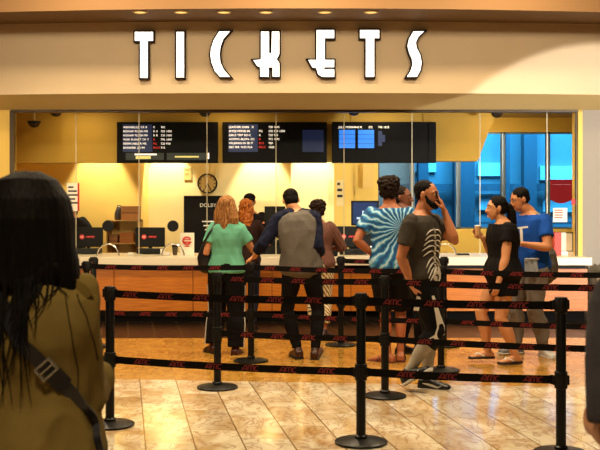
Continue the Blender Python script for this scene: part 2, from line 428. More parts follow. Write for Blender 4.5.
# ------------------------------------------------------------------ TICKETS sign
M_face = mat('letter_face', (255, 250, 240), 0.4, emit=1.3)
def q6(l): return [(120 + u / 3.75, 20 + v / 3.75) for u, v in l]
def q7(l): return [(280 + u / 3.75, 20 + v / 3.75) for u, v in l]
def q2(l): return [(200 + u / 3, v / 3) for u, v in l]
letters = [
    ('T', q6([(56, 45), (124, 45), (124, 78), (104, 78), (104, 217), (76, 217), (76, 78), (56, 78)]), 'first'),
    ('I', q6([(212, 45), (240, 45), (240, 215), (212, 215)]), ''),
    ('C', q6([(372, 43), (352, 75), (342, 105), (339, 130), (343, 158), (355, 190), (375, 213), (412, 213), (390, 188), (377, 160), (373, 130), (377, 100), (388, 70), (412, 43)]), ''),
    ('K', q2([(183, 95), (207, 95), (207, 160), (214, 160), (216, 95), (238, 95), (238, 162), (230, 178), (238, 190), (238, 230), (218, 230), (218, 202), (206, 202), (206, 230), (181, 230), (181, 202), (172, 198), (160, 181), (183, 179)]), ''),
    ('E', q7([(137, 38), (203, 38), (203, 68), (168, 68), (168, 150), (203, 150), (203, 177), (165, 177), (165, 185), (203, 185), (203, 213), (158, 213), (143, 203), (136, 180), (122, 178), (106, 150), (137, 150)]), ''),
    ('T', q7([(300, 38), (372, 38), (372, 68), (353, 68), (353, 213), (322, 213), (322, 68), (300, 68)]), 'second'),
    ('S', q7([(500, 43), (484, 70), (478, 97), (484, 122), (495, 148), (497, 168), (490, 190), (476, 213), (513, 213), (526, 188), (531, 160), (525, 130), (512, 105), (509, 85), (518, 64), (540, 43)]), ''),
]
def offset_poly(pts, d):
    n = len(pts); A = sum(pts[i][0] * pts[(i + 1) % n][1] - pts[(i + 1) % n][0] * pts[i][1] for i in range(n))
    sg = 1 if A > 0 else -1; out = []
    for i in range(n):
        p0, p1, p2 = V(pts[i - 1]), V(pts[i]), V(pts[(i + 1) % n])
        d1 = (p1 - p0).normalized(); d2 = (p2 - p1).normalized()
        n1 = V((d1.y, -d1.x)) * sg; n2 = V((d2.y, -d2.x)) * sg
        b = (n1 + n2); L = max(0.35, b.length / 2); b.normalize()
        out.append(tuple(p1 + b * d / L))
    return out
M_ret = mat('letter_return', (24, 12, 9), 0.6, spec=.15)
for ch, poly, which in letters:
    cx = sum(p[0] for p in poly) / len(poly); cyy = max(p[1] for p in poly)
    Yw = fy(X(cx, 13.0)); base = at(cx, cyy, Yw)
    lab = {'first': 'white glowing letter T with dark rim starting the TICKETS sign', 'second': 'white glowing letter T between E and S in the TICKETS sign'}.get(which, 'white glowing letter %s with dark rim in the TICKETS sign' % ch)
    t = thing('sign_letter', (base.x, Yw, base.z), lab, 'sign letter', 'letters of the ticket sign')
    Yq = Yw - 0.075
    loc = lambda p, Y: at(p[0], p[1], Yq) - V((base.x, Yw, base.z)) + V((0, Y - Yq, 0))
    r = Sh(); r.prism([loc(p, Yq) for p in offset_poly(poly, 1.5)], (0, 0.075, 0)); obj('return', r, M_ret, t)
    f = Sh(); f.prism([loc(p, Yq - 0.012) for p in poly], (0, 0.014, 0)); obj('face', f, M_face, t)

# ------------------------------------------------------------------ soffit downlights
M_lampglow = mat('lamp_glow', (255, 214, 120), 0.5, emit=0.9)
for k, px in enumerate((140, 181, 224, 266, 325, 371)):
    p = at(px, 11.5, 12.33)
    pos = ('leftmost', 'second from left', 'third from left', 'fourth from left', 'fifth from left', 'rightmost')[k]
    t = thing('downlight', (p.x, p.y, ZF1), 'small round recessed downlight in the ceiling edge, %s of the six' % pos, 'ceiling light', 'recessed downlights above the sign')
    r = Sh(); r.lathe((0, 0, 0), [(0.09, 0), (0.09, -0.012), (0.075, -0.016), (0.07, -0.004)], 24); obj('trim_ring', r, M_soffit, t, smooth=True)
    r = Sh(); r.lathe((0, 0, 0), [(0.068, -0.002), (0.068, -0.010), (0.03, -0.012)], 24); obj('lens', r, M_lampglow, t, smooth=True)

# ------------------------------------------------------------------ menu screens
M_scr = mat('screen_black', (7, 6, 6), 0.5, spec=.1)
M_txt = mat('screen_text', (255, 245, 235), 0.5, emit=1.1)
M_txtr = mat('screen_text_red', (220, 50, 40), 0.5, emit=0.8)
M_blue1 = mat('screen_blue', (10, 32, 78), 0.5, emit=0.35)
M_blue2 = mat('reflection_blue', (24, 108, 215), 0.5, emit=0.8)
M_foot = mat('screen_band', (26, 34, 32), 0.5, emit=0.5)
M_ylw = mat('screen_yellow', (200, 190, 110), 0.5, emit=0.7)
boards = [
    (117, 218, 'black showtimes screen, leftmost of the three above the counter',
     [('ANNABELLE: CR R R', '905'), ('KIDNAP PLUSH MR R R', '705 1005'), ('KIDNAP PLUSH MR R R', '735 1005'), ('WAR PLANET OF T  R', '700 1030'), ('DESPICABLE R MR PG', '720 930'), ('DUNKIRK 2D  IM - PG13', '715')]),
    (222.5, 327, 'black showtimes screen, middle of the three above the counter',
     [('LEATHER CHIN - R', '730 1045'), ('EMOJI MOVIE  IN PG', '530 530 1000'), ('GIRLS TRIP RD-C R', '720 945'), ('ATOMIC-BLON-  CC R', '975 1075'), ('VALERIAN IN 3D PG13', '920'), ('DES PER THIS PLA PG13', '1020')]),
    (332, 436, 'black showtimes screen with painted blue reflections, rightmost above the counter',
     [('JULY MORNING R - CC', '745 1015')]),
]
for k, (a, b, lab, rows) in enumerate(boards):
    Ys = 14.89; c = at((a + b) / 2, 163, Ys); w = (b - a) * Ys / F; h = 41.0 * Ys / F
    t = thing('showtimes_screen', c, lab, 'screen', 'showtimes screens above the counter')
    s_ = Sh(); s_.box2((-w / 2, -0.02, 0), (w / 2, 0.07, h), bev=0.008); obj('housing', s_, M_scr, t)
    pxs = Ys / F; MS = [M_txt, M_txtr, M_blue1, M_blue2, M_foot, M_ylw]
    d = Sh(); d.box2((-w / 2 + 0.03, -0.0215, 0.03), (w / 2 - 0.03, -0.019, h - 0.03)); D = obj('display', d, mat('display_dark', (7, 6, 7), 0.4, spec=.1), t)
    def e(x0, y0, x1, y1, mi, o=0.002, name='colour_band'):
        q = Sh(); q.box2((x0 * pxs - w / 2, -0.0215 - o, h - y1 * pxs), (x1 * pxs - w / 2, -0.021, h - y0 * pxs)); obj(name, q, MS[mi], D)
    for r_, (x1_, x2_) in enumerate(rows):
        yb = 6.3 + r_ * 4.1 if k != 1 else 6.2 + r_ * 4.0
        z = h - yb * pxs; x0_ = 6.5
        for nm, tx, xx, mi in (('film_title', x1_[:16].strip(), x0_, 0), ('film_rating', x1_[16:].strip(), 36.5, 1 if r_ > 2 else 0), ('show_times', x2_, 44 if k == 0 else 46, 0)):
            if not tx: continue
            xw = xx * pxs - w / 2
            for word in tx.split():
                if word == '-': xw += 0.03; continue
                q = Sh(); put_text(q, word, 2.9 * pxs, (xw, -0.0255, z), (1, 0, 0), (0, 0, 1), mi); obj(nm, q, MS, D)
                xw = max(v.x for v in q.v) + 0.016
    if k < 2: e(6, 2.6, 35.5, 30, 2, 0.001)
    if k == 0:
        e(9, 31, 47, 38, 4); e(18, 31.8, 40, 33.2, 0, 0.004); e(19, 34, 34, 37, 5, 0.004)
        e(50, 31, 90, 38, 4); e(58, 34, 82, 35.6, 5, 0.004); e(91, 31, 92.2, 37, 0)
    elif k == 1: e(80, 8, 101, 30, 2)  # blue patch painted in for a reflection in the glass
    else:  # glowing blue blocks imitate reflections in the booth glass
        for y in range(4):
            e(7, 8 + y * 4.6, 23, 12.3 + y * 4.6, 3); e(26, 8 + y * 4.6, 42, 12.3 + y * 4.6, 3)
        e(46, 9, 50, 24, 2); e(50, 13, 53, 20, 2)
    for x in (-w / 2 + 0.23, w / 2 - 0.23):
        u = Sh(); u.box2((x - 0.03, 0.065, h - 0.06), (x + 0.03, 0.108, h)); obj('bracket', u, M_black, t)

# ------------------------------------------------------------------ domes of the ceiling cameras
for px, py, lab in ((56, 113, 'dark ceiling dome hanging at the glass head near the left end'), (34, 124, 'dark ceiling dome inside the booth at the far left, lower of the left pair'),
                    (205, 113, 'dark ceiling dome at the glass head above the left screen'), (354, 112, 'dark ceiling dome at the glass head above the right screen'), (497, 114, 'dark ceiling dome at the glass head beside the blue windows')):
    Yd = 14.4 if py < 120 else 15.0 - 0.2
    p = at(px, py - 1.5, Yd)
    t = thing('security_dome', (p.x, p.y, p.z + 0.02), lab, 'dome camera', 'security domes of the ticket booth')
    s_ = Sh(); s_.lathe((0, 0, 0), [(0.098, 0.0), (0.098, -0.02), (0.09, -0.03)], 24); obj('collar', s_, M_blackm, t, smooth=True)
    s_ = Sh(); s_.lathe((0, 0, 0), [(0.086, -0.03), (0.078, -0.058), (0.052, -0.085), (0.015, -0.097)], 24); obj('dome', s_, mat('dome_smoke', (34, 14, 8), 0.25), t, smooth=True)
    s_ = Sh(); s_.lathe((0, 0, 0), [(0.02, 0), (0.02, 3.055 - p.z - 0.02)], 12); obj('drop_rod', s_, M_soffit, t, smooth=True)

# ------------------------------------------------------------------ belt barriers
class Post: pass
def post(px, s, label):
    o = Post(); o.x = (px - 300) / s; o.y = F / s
    o.root = thing('queue_stanchion', (o.x, o.y, 0), label, 'stanchion', 'black belt stanchions of the ticket queue')
    a = Sh(); a.lathe((0, 0, 0), [(0.168, 0), (0.176, 0.004), (0.176, 0.014), (0.165, 0.02), (0.06, 0.032), (0.045, 0.036)], 40); obj('base', a, M_black, o.root, smooth=True)
    a = Sh(); a.lathe((0, 0, 0.03), [(0.042, 0), (0.042, 0.02), (0.032, 0.028), (0.032, 0.95), (0.030, 0.955)], 24); obj('pole', a, M_black, o.root, smooth=True)
    for z in (0.955, 0.474):
        a = Sh()
        a.lathe((0, 0, z - 0.055), [(0.036, 0), (0.041, 0.004), (0.041, 0.106), (0.036, 0.11)] if z < 0.9 else [(0.036, 0), (0.041, 0.004), (0.041, 0.094), (0.036, 0.1), (0.02, 0.101)], 24)
        for dx, dy in ((1, 0), (-1, 0), (0, 1), (0, -1)): a.box((dx * 0.042, dy * 0.042, z - 0.002), (0.022, 0.022, 0.062), bev=0.004)
        obj('belt_cassette', a, M_blackm, o.root, smooth=True)
    return o
def belt(a, b, zs=(0.948, 0.474), h=0.052, ph=0.0, ends=0.046):
    """belts drawn out of post a and clipped to post b (b may be a bare point)"""
    bx, by = (b.x, b.y) if isinstance(b, Post) else b
    d = V((bx - a.x, by - a.y, 0)); Lg = d.length; d.normalize()
    for z in zs:
        m = Sh(); n = 24; sag = 0.006 + 0.0016 * Lg * Lg
        P = [V((0, 0, z)) + d * (ends + (Lg - 2 * ends) * i / n) - V((0, 0, sag * (1 - (2 * i / n - 1) ** 2))) for i in range(n + 1)]
        nr = V((d.y, -d.x, 0))
        if nr.y > 0: nr = -nr
        rings = [[p + nr * 0.0012 + V((0, 0, h / 2)), p + nr * 0.0012 - V((0, 0, h / 2)), p - nr * 0.0012 - V((0, 0, h / 2)), p - nr * 0.0012 + V((0, 0, h / 2))] for p in P]
        m.rings(rings, 0)
        m.box(V((0, 0, z)) + d * (Lg - ends - 0.012), (0.02, 0.02, 0.058), Matrix.Rotation(math.atan2(d.y, d.x), 3, 'Z'), 0)
        dd = d if d.x > 0 else -d
        step = 0.272; k = 0; off = 0.10 + ph + (0.09 if z < 0.6 else 0)
        for side in (nr, -nr):
            q = off
            while q + 0.13 < Lg - 0.08:
                t = (q + 0.06) / Lg
                sg = sag * (1 - (2 * t - 1) ** 2)
                c0 = V((0, 0, z - sg - 0.017)) + d * (q if d.x > 0 else q + 0.125) + side * 0.0024
                if side is nr: logo(m, c0, dd, V((0, 0, 1)), 0.036, 0.125, 1)
                else: logo(m, c0 + dd * 0.125, -dd, V((0, 0, 1)), 0.036, 0.125, 1)
                q += step
        obj('belt', m, [M_belt, M_red], a.root)

pI = post(110, 139, 'stanchion beside the olive jacket, left end of the nearest row')
pA = post(361, 150, 'nearest stanchion at the centre, its round base in the foreground')
pB = post(561, 157, 'tall near stanchion at the right, beside the cropped dark shirt sleeve')
pC = post(217.5, 115.6, 'stanchion in front of the mint shirt woman, base on the marble edge')
pD = post(385, 121, 'stanchion in front of the tie-dye shirt, behind the nearest centre one')
pE = post(251, 99, 'stanchion under the hand of the raglan shirt visitor')
pF = post(441, 105, 'stanchion standing behind the shoes of the phone caller')
pG = post(341, 89, 'far stanchion right of the patterned shirt customer, near the counter')
pH = post(444, 89.5, 'far stanchion at the counter straight behind the phone caller')
pJ = post(86.5, 97, 'left end stanchion of the middle row, half behind the olive jacket')
pJ2 = post(93.5, 90, 'left end stanchion nearest the counter, above the jacket shoulder')
pK = post(655, 131, 'stanchion outside the frame holding the second row at right')
pL = post(650, 111, 'stanchion outside the frame holding the third row at right')
belt(pI, pA); belt(pA, pB, ph=0.05)
belt(pC, pD, ph=0.02); belt(pD, pK, ph=0.08)
belt(pJ, pE, ph=0.1); belt(pE, pF, ph=0.04); belt(pF, pL, ph=0.0)
belt(pG, pH, ph=0.05); belt(pJ2, pJ)

# ------------------------------------------------------------------ things on and behind the counter
def terminal(px, Y, w, h, label, zoff=0.0, screen=False, group='ticket terminals on the counter', yaw=0, lg=True):
    p = at(px, 254, Y)
    t = thing('ticket_terminal', (p.x, Y, ZC + zoff), label, 'terminal', group); t.rotation_euler.z = yaw
    a = Sh(); a.box((0, 0.02, 0.10 + h / 2), (w, 0.05, h), bev=0.012)
    a.box((0, 0.055, 0.10 + h / 2), (w * 0.7, 0.05, h * 0.7), bev=0.01); obj('monitor', a, M_blackm, t)
    a = Sh(); a.lathe((0, 0.03, 0), [(0.11, 0), (0.11, 0.012), (0.03, 0.02), (0.025, 0.12)], 24); obj('stand', a, M_blackm, t, smooth=True)
    a = Sh(); a.box((0, 0.02, 0.045), (w * 0.85, 0.22, 0.075), bev=0.012); obj('printer_base', a, M_black, t)
    if screen:
        a = Sh(); a.box((0, -0.007, 0.1 + h / 2), (w - 0.05, 0.006, h - 0.05)); d = obj('display', a, mat('pos_display', (16, 40, 84), 0.3, emit=0.5), t)
        a = Sh(); a.box((0.03, -0.012, 0.1 + h * 0.52), (w * 0.35, 0.004, h * 0.16)); a.box((-0.02, -0.012, 0.1 + h * 0.30), (w * 0.5, 0.004, h * 0.08)); obj('display_text', a, mat('pos_text', (170, 190, 220), 0.3, emit=0.6), d)
    elif lg:
        a = Sh(); zc = 0.1 + h * 0.52
        a.rings([[V((-w * 0.2 + rr * math.cos(2 * PI * j / 20), yy, zc + rr * math.sin(2 * PI * j / 20))) for j in range(20)] for rr, yy in ((0.034, -0.004), (0.034, -0.008))], 0)
        logo(a, (-w * 0.2 - 0.022, -0.0095, zc - 0.008), (1, 0, 0), (0, 0, 1), 0.016, 0.044, 1, 0.24)
        logo(a, (-w * 0.07, -0.007, zc - 0.012), (1, 0, 0), (0, 0, 1), 0.024, 0.13, 0, 0.24)
        obj('logo', a, [mat('logo_bright', (226, 60, 66), 0.5), M_white], t)
    return t
terminal(88, 14.25, 0.42, 0.28, 'black ticket terminal with red logo at the left, beside the long hair', zoff=0.0)
terminal(150, 14.25, 0.42, 0.28, 'black ticket terminal with red logo between the two left hoop openings')
terminal(351, 14.06, 0.52, 0.30, 'black ticket terminal with red logo below the blue screen')
terminal(365, 14.45, 0.40, 0.36, 'raised black monitor showing a blue page beside the tie-dye shirt', zoff=0.30, screen=True, group=None)
terminal(275, 14.3, 0.30, 0.46, 'tall black monitor seen beside the raglan sleeve', zoff=0.12, lg=False, group=None)
terminal(322, 14.35, 0.30, 0.26, 'black ticket terminal half behind the patterned shirt customer', lg=False, group=None)

# raised plinths under the two high monitors
for px, Y, z, lab in ((365, 14.45, 0.30, 'dark box holding up the raised blue monitor'), (275, 14.3, 0.12, 'dark box under the tall monitor beside the raglan sleeve')):
    p = at(px, 254, Y)
    t = thing('plinth_box', (p.x, Y, ZC), lab, 'box')
    a = Sh(); a.box2((-0.17, -0.10, 0), (0.17, 0.16, z - 0.012), bev=0.006); obj('body', a, M_blackm, t)
    a = Sh(); a.box2((-0.175, -0.105, z - 0.012), (0.175, 0.165, z), bev=0.003); obj('lid', a, M_black, t)

# white card reader stand
p = at(333.5, 257, 13.62)
t = thing('card_reader', (p.x, p.y, ZC), 'small white framed card reader on the worktop edge', 'card reader')
a = Sh(); a.tube([(-0.07, 0, 0), (-0.07, 0, 0.10), (-0.055, 0, 0.115), (0.055, 0, 0.115), (0.07, 0, 0.10), (0.07, 0, 0)], [0.012] * 6, 8); obj('frame', a, M_white, t, smooth=True)
a = Sh(); a.box2((-0.055, -0.01, 0), (0.055, 0.03, 0.085), bev=0.008); obj('keypad', a, M_blackm, t)
# cup
p = at(175, 255, 13.95)
t = thing('drink_cup', (p.x, p.y, ZC), 'dark lidded drink cup on the worktop left of the red-lettered sign', 'cup')
a = Sh(); a.lathe((0, 0, 0), [(0.03, 0), (0.042, 0.12)], 20); obj('cup', a, mat('cup_brown', (70, 58, 36), 0.4), t, smooth=True)
a = Sh(); a.lathe((0, 0, 0), [(0.046, 0.118), (0.047, 0.13), (0.036, 0.138), (0.034, 0.142)], 20); obj('lid', a, M_blackm, t, smooth=True)
# white sign with red mark
p = at(187, 257, 14.0)
t = thing('counter_sign', (p.x, p.y, ZC), 'white counter sign with a round red logo below the black poster', 'sign')
a = Sh(); a.box((0, 0.01, 0.155), (0.2, 0.008, 0.31), Matrix.Rotation(-0.05, 3, 'X'), bev=0.002); obj('panel', a, M_paper, t)
a = Sh()
ribbon(a, arc(0, 0.2, 0.055, 0.05, 30, 330, 14), 0.022, (0, -0.010, 0), (1, 0, 0), (0, 0, 1))
a.add([(-0.05, -0.010, 0.17), (0.065, -0.010, 0.17), (0.065, -0.010, 0.188), (-0.05, -0.010, 0.188)], [(0, 1, 2, 3)])
a.add([(-0.04, -0.010, 0.21), (0.06, -0.010, 0.21), (0.06, -0.010, 0.222), (-0.04, -0.010, 0.222)], [(0, 1, 2, 3)])
a.add([(-0.035, -0.006, 0.115), (0.035, -0.006, 0.115), (0.035, -0.006, 0.127), (-0.035, -0.006, 0.127)], [(0, 1, 2, 3)])
obj('mark', a, M_signred, t)
a = Sh(); a.box2((-0.1, -0.03, 0), (0.1, 0.05, 0.012)); obj('foot', a, M_white, t)
# receipt rolls / small white things
for px, w, h, lab in ((163, 0.05, 0.09, 'small white receipt holder between terminal and cup'), (131, 0.06, 0.04, 'small pale paper stack beside the left hoop opening'), (168, 0.06, 0.05, 'small white ticket stack just left of the dark cup')):
    p = at(px, 255, 13.95)
    t = thing('ticket_stack', (p.x, p.y, ZC), lab, 'ticket stack')
    a = Sh(); a.box2((-w / 2, -0.03, 0), (w / 2, 0.03, h * 0.7), bev=0.004); obj('stack', a, M_paper, t)
    a = Sh(); a.box2((-w / 2 - 0.006, -0.036, 0), (w / 2 + 0.006, -0.03, h)); a.box2((-w / 2 - 0.006, -0.036, 0), (w / 2 + 0.006, 0.036, 0.006)); obj('holder', a, M_white, t)
# keypad flat on counter right
p = at(463, 257, 13.95)
t = thing('keypad', (p.x, p.y, ZC), 'flat dark keypad on the worktop between caller and black dress', 'keypad')
a = Sh(); a.box2((-0.085, -0.05, 0), (0.085, 0.05, 0.02), bev=0.005); obj('body', a, M_blackm, t)
a = Sh()
for i in range(6):
    for j in range(3): a.box((-0.065 + i * 0.026, -0.03 + j * 0.03, 0.023), (0.018, 0.02, 0.006))
obj('keys', a, mat('key_grey', (90, 82, 70), 0.5), t)
# red binder and chrome frame at the right end
p = at(556, 257, 13.95)
t = thing('binder', (p.x, p.y, ZC), 'red binder standing upright on the right end of the worktop', 'binder')
a = Sh(); a.box2((-0.05, -0.1, 0), (0.05, 0.1, 0.32), bev=0.006); obj('cover', a, mat('binder_red', (186, 52, 36), 0.5), t)
a = Sh(); a.box2((-0.04, -0.095, 0.005), (0.04, 0.104, 0.312)); obj('pages', a, M_paper, t)
p = at(566, 257, 13.95)
t = thing('sign_holder', (p.x, p.y, ZC), 'grey framed notice holder right of the red binder', 'sign holder')
a = Sh()
for q in ((-0.10, 0.05, -0.085, 0.32), (0.085, 0.05, 0.10, 0.32), (-0.10, 0.305, 0.10, 0.32), (-0.10, 0.05, 0.10, 0.062)): a.box2((q[0], -0.008, q[1]), (q[2], 0.008, q[3]))
obj('frame', a, mat('holder_grey', (105, 100, 92), 0.4, 0.4), t)
a = Sh(); a.box2((-0.086, -0.002, 0.06), (0.086, 0.004, 0.306)); obj('sheet', a, M_paper, t)
a = Sh(); a.box2((-0.1, -0.04, 0), (0.1, 0.04, 0.05), bev=0.004); obj('base', a, M_white, t)
# wall clock
p = at(207.5, 183.5, YB); R = 10 * YB / F
t = thing('wall_clock', (p.x, YB, p.z), 'round wall clock with dark rim on the cream back wall', 'clock')
a = Sh()
a.rings([[V((r_ * math.cos(2 * PI * i / 36), y_, r_ * math.sin(2 * PI * i / 36))) for i in range(36)] for r_, y_ in ((R, 0), (R, -0.035), (R * 0.94, -0.045), (R * 0.86, -0.04), (R * 0.86, -0.02))])
obj('rim', a, M_blackm, t, smooth=True)
a = Sh(); a.rings([[V((R * 0.88 * math.cos(2 * PI * i / 36), y_, R * 0.88 * math.sin(2 * PI * i / 36))) for i in range(36)] for y_ in (-0.02, -0.026)]); obj('dial', a, mat('dial', (214, 186, 120), 0.6), t)
a = Sh()
for i in range(12):
    an = i * PI / 6; a.box((R * 0.74 * math.sin(an), -0.028, R * 0.74 * math.cos(an)), (0.012, 0.003, 0.03), Matrix.Rotation(an, 3, 'Y'))
obj('hour_marks', a, M_ink, t)
for an, Lh in ((math.radians(205), 0.085), (math.radians(150), 0.12)):
    a = Sh(); a.box((Lh / 2 * math.sin(an), -0.031, Lh / 2 * math.cos(an)), (0.014, 0.003, Lh), Matrix.Rotation(an, 3, 'Y')); obj('hand', a, M_ink, t)
# black film poster
p = at(205, 258, YB - 0.03); w = 40 * YB / F; h = 61 * YB / F
t = thing('wall_poster', (p.x, YB, p.z), 'large black poster with white heading on the back wall below the clock', 'poster')
a = Sh(); a.box2((-w / 2, -0.03, 0), (w / 2, -0.004, h)); obj('panel', a, mat('poster_black', (12, 9, 8), 0.6, var=0.5, vscale=3, spec=.15), t)
a = Sh(); put_text(a, 'DOLBY', 0.088, (-0.09, -0.032, h - 0.17), (1, 0, 0), (0, 0, 1), 0, 1.0)
for i in range(3): a.box((0.1, -0.032, 0.62 - i * 0.07), (0.3 - i * 0.05, 0.002, 0.02))
obj('heading', a, mat('poster_text', (236, 232, 224), 0.6), t)
a = Sh()
for q in ((-w / 2 - 0.02, 0, -w / 2, h), (w / 2, 0, w / 2 + 0.02, h), (-w / 2 - 0.02, h, w / 2 + 0.02, h + 0.02)): a.box2((q[0], -0.035, q[1]), (q[2], -0.002, q[3]))
obj('frame', a, M_black, t)
# notices on walls and glass
def notice(px0, py0, px1, py1, Y, label, m, name='notice', rows=4, head=None, cat='notice'):
    a0 = at(px0, py1, Y); a1 = at(px1, py0, Y); w = a1.x - a0.x; h = a1.z - a0.z
    t = thing(name, (a0.x + w / 2, Y, a0.z), label, cat)
    a = Sh(); a.box2((-w / 2, -0.008, 0), (w / 2, -0.002, h)); obj('sheet', a, m, t)
    a = Sh(); random.seed(int(px0))
    for i in range(rows):
        ww = w * random.uniform(0.4, 0.8); a.box((-(w * 0.8 - ww) / 2, -0.009, h * (0.85 - 0.7 * i / max(1, rows))), (ww, 0.002, h * 0.3 / rows))
    if rows: obj('lines', a, head or M_ink, t)
    return t
notice(336.5, 180, 343.5, 206, 16.72 - 0.35, 'narrow white notice with dark heading on the angled yellow wall', mat('notice_cream', (236, 214, 150), 0.7), rows=3)
notice(363, 160, 374, 188, 16.72, 'faint pale poster on the yellow wall beside the tie-dye head', mat('notice_pale', (226, 192, 112), 0.7), rows=0)
notice(184, 168, 191.5, 180, YB - 0.005, 'small faint sign on the back wall left of the clock', mat('notice_faint', (206, 176, 104), 0.7), rows=2, head=mat('faint_ink', (176, 140, 80), 0.7))
t = notice(67, 183, 79.5, 211, YG - 0.012, 'white sticker with red edge on the glass beside the long hair', M_paper, 'glass_sticker', rows=5, cat='sticker')
wq = 12.5 * YG / F
a = Sh(); a.box2((wq / 2 - 0.025, -0.011, 0), (wq / 2, -0.006, 28 * YG / F)); obj('edge', a, M_signred, t)
# red pennant sign on the right glass
pa, pb = at(550, 203.5, YG), at(572, 179.5, YG); w = pb.x - pa.x; h = pb.z - pa.z
t = thing('glass_sign', ((pa.x + pb.x) / 2, YG - 0.012, pa.z), 'plain dark red sign stuck on the glass at the right end', 'sign')
a = Sh(); pts = [(-w / 2, 0, h), (-w / 2, 0, h * 0.16)] + [(-w / 2 + w * k / 10, 0, h * 0.16 * (1 - math.sin(PI * k / 10))) for k in range(1, 10)] + [(w / 2, 0, h * 0.16), (w / 2, 0, h)]
a.prism(pts[::-1], (0, 0.006, 0)); obj('panel', a, mat('pennant_red', (96, 2, 8), 0.7, spec=.1), t)
a = Sh(); a.box2((-w / 2 + 0.02, -0.002, h * 0.78), (w / 2 - 0.02, 0.0, h * 0.8)); obj('rule', a, mat('pennant_dark', (110, 10, 18), 0.5), t)
notice(553, 208, 567, 222, YG - 0.012, 'small white notice with red lines below the dark red sign', M_paper, 'glass_notice', rows=4, head=M_signred)
notice(571.5, 199, 575, 204.5, YG - 0.012, 'tiny red sticker at the glass edge right of the red sign', M_signred, 'glass_sticker', rows=0, cat='sticker')
# shelf unit with boxes behind the left terminals
Ysf = 15.55
p0, p1 = at(106, 0, Ysf), at(139, 0, Ysf)
t = thing('shelf_unit', ((p0.x + p1.x) / 2, Ysf, 0), 'low shelf unit of supplies against the yellow wall behind the left terminals', 'shelf'); w = p1.x - p0.x
z1 = at(0, 220, Ysf).z; z2 = at(0, 243, Ysf).z
a = Sh()
for x in (-w / 2, w / 2 - 0.02): a.box2((x, 0, 0), (x + 0.02, 0.38, z1))
obj('side_panel', a, mat('shelf_tan', (196, 152, 74), 0.6), t)
for z in (z1, z2, 0.45):
    a = Sh(); a.box2((-w / 2, 0, z - 0.02), (w / 2, 0.38, z)); obj('shelf', a, mat('shelf_tan', (196, 152, 74), 0.6), t)
a = Sh(); a.box2((-w / 2, 0.37, 0), (w / 2, 0.39, z1)); obj('back', a, mat('shelf_back', (190, 146, 66), 0.6), t)
M_card = mat('cardboard', (176, 118, 62), 0.7, var=0.12); M_card2 = mat('cardboard_dark', (128, 80, 40), 0.7, var=0.12)
def carton(pxa, pxb, pyt, zb, label, m):
    xa, xb = X(pxa, Ysf), X(pxb, Ysf); zt_ = at(0, pyt, Ysf).z
    t = thing('carton', ((xa + xb) / 2, Ysf + 0.04, zb), label, 'box')
    a = Sh(); a.box2((-(xb - xa) / 2, 0, 0), ((xb - xa) / 2, 0.28, zt_ - zb), bev=0.004); obj('body', a, m, t)
    a = Sh(); a.box2((-(xb - xa) / 2 + 0.01, -0.002, (zt_ - zb) * 0.45), ((xb - xa) / 2 - 0.01, 0.0, (zt_ - zb) * 0.55)); obj('tape', a, M_card2 if m is M_card else M_card, t)
carton(120.5, 137.5, 206, z1, 'brown carton on the shelf top right of the dark bag', M_card)
carton(119, 133, 233, z2, 'orange brown carton on the middle shelf behind the left hoop', mat('carton_orange', (176, 104, 44), 0.7))
carton(108.5, 117, 235, z2, 'dark brown carton left on the middle shelf', M_card2)
t = thing('supply_bag', (X(117, Ysf), Ysf + 0.15, z1), 'dark bag on the shelf top left of the brown carton', 'bag')
a = Sh(); a.tube([(0, 0, 0.03), (0, 0, 0.10), (0.01, 0, 0.17)], [(0.07, 0.07), (0.066, 0.06), (0.05, 0.04)], 14); obj('body', a, mat('bag_dark', (38, 26, 18), 0.7), t, smooth='all')
a = Sh(); a.tube([(-0.03, 0, 0.18), (-0.02, 0, 0.225), (0.03, 0, 0.225), (0.04, 0, 0.18)], [0.007] * 4, 8); obj('handle', a, M_blackm, t, smooth=True)
# potted plant at the right edge behind the counter end
p = at(613, 300, 13.3)
t = thing('potted_plant', (p.x, p.y, 0), 'leafy green plant in a pale pot cut by the right edge', 'plant')
a = Sh(); a.lathe((0, 0, 0), [(0.15, 0), (0.2, 0.5), (0.21, 0.64), (0.19, 0.64), (0.185, 0.6)], 28); obj('pot', a, M_white, t, smooth=True)
a = Sh(); a.lathe((0, 0, 0.58), [(0.18, 0), (0.18, 0.03)], 24); obj('soil', a, mat('soil', (50, 36, 22), 0.9), t)
a = Sh(); random.seed(3)
for i in range(60):
    an = random.uniform(0, 2 * PI); el = random.uniform(0.3, 1.4); L = random.uniform(0.2, 0.36)
    d = V((math.cos(an) * math.cos(el), math.sin(an) * math.cos(el), math.sin(el))); b0 = V((0, 0, 0.6)) + d * 0.05
    side = d.cross(V((0, 0, 1))).normalized(); up = side.cross(d)
    ps = [b0 + d * L * q - V((0, 0, 0.16 * q * q)) for q in (0, .2, .4, .6, .8, 1)]; ws = (0.004, 0.018, 0.028, 0.026, 0.016, 0.002)
    vs = []
    for q, w_ in zip(ps, ws): vs += [q - side * w_ + up * 0.006, q - up * 0.002, q + side * w_ + up * 0.006]
    a.add(vs, [(3 * k + j, 3 * k + j + 1, 3 * k + j + 4, 3 * k + j + 3) for k in range(5) for j in range(2)])
obj('leaves', a, mat('leaf_green', (70, 92, 30), 0.5, var=0.3, vscale=15), t, smooth=True)

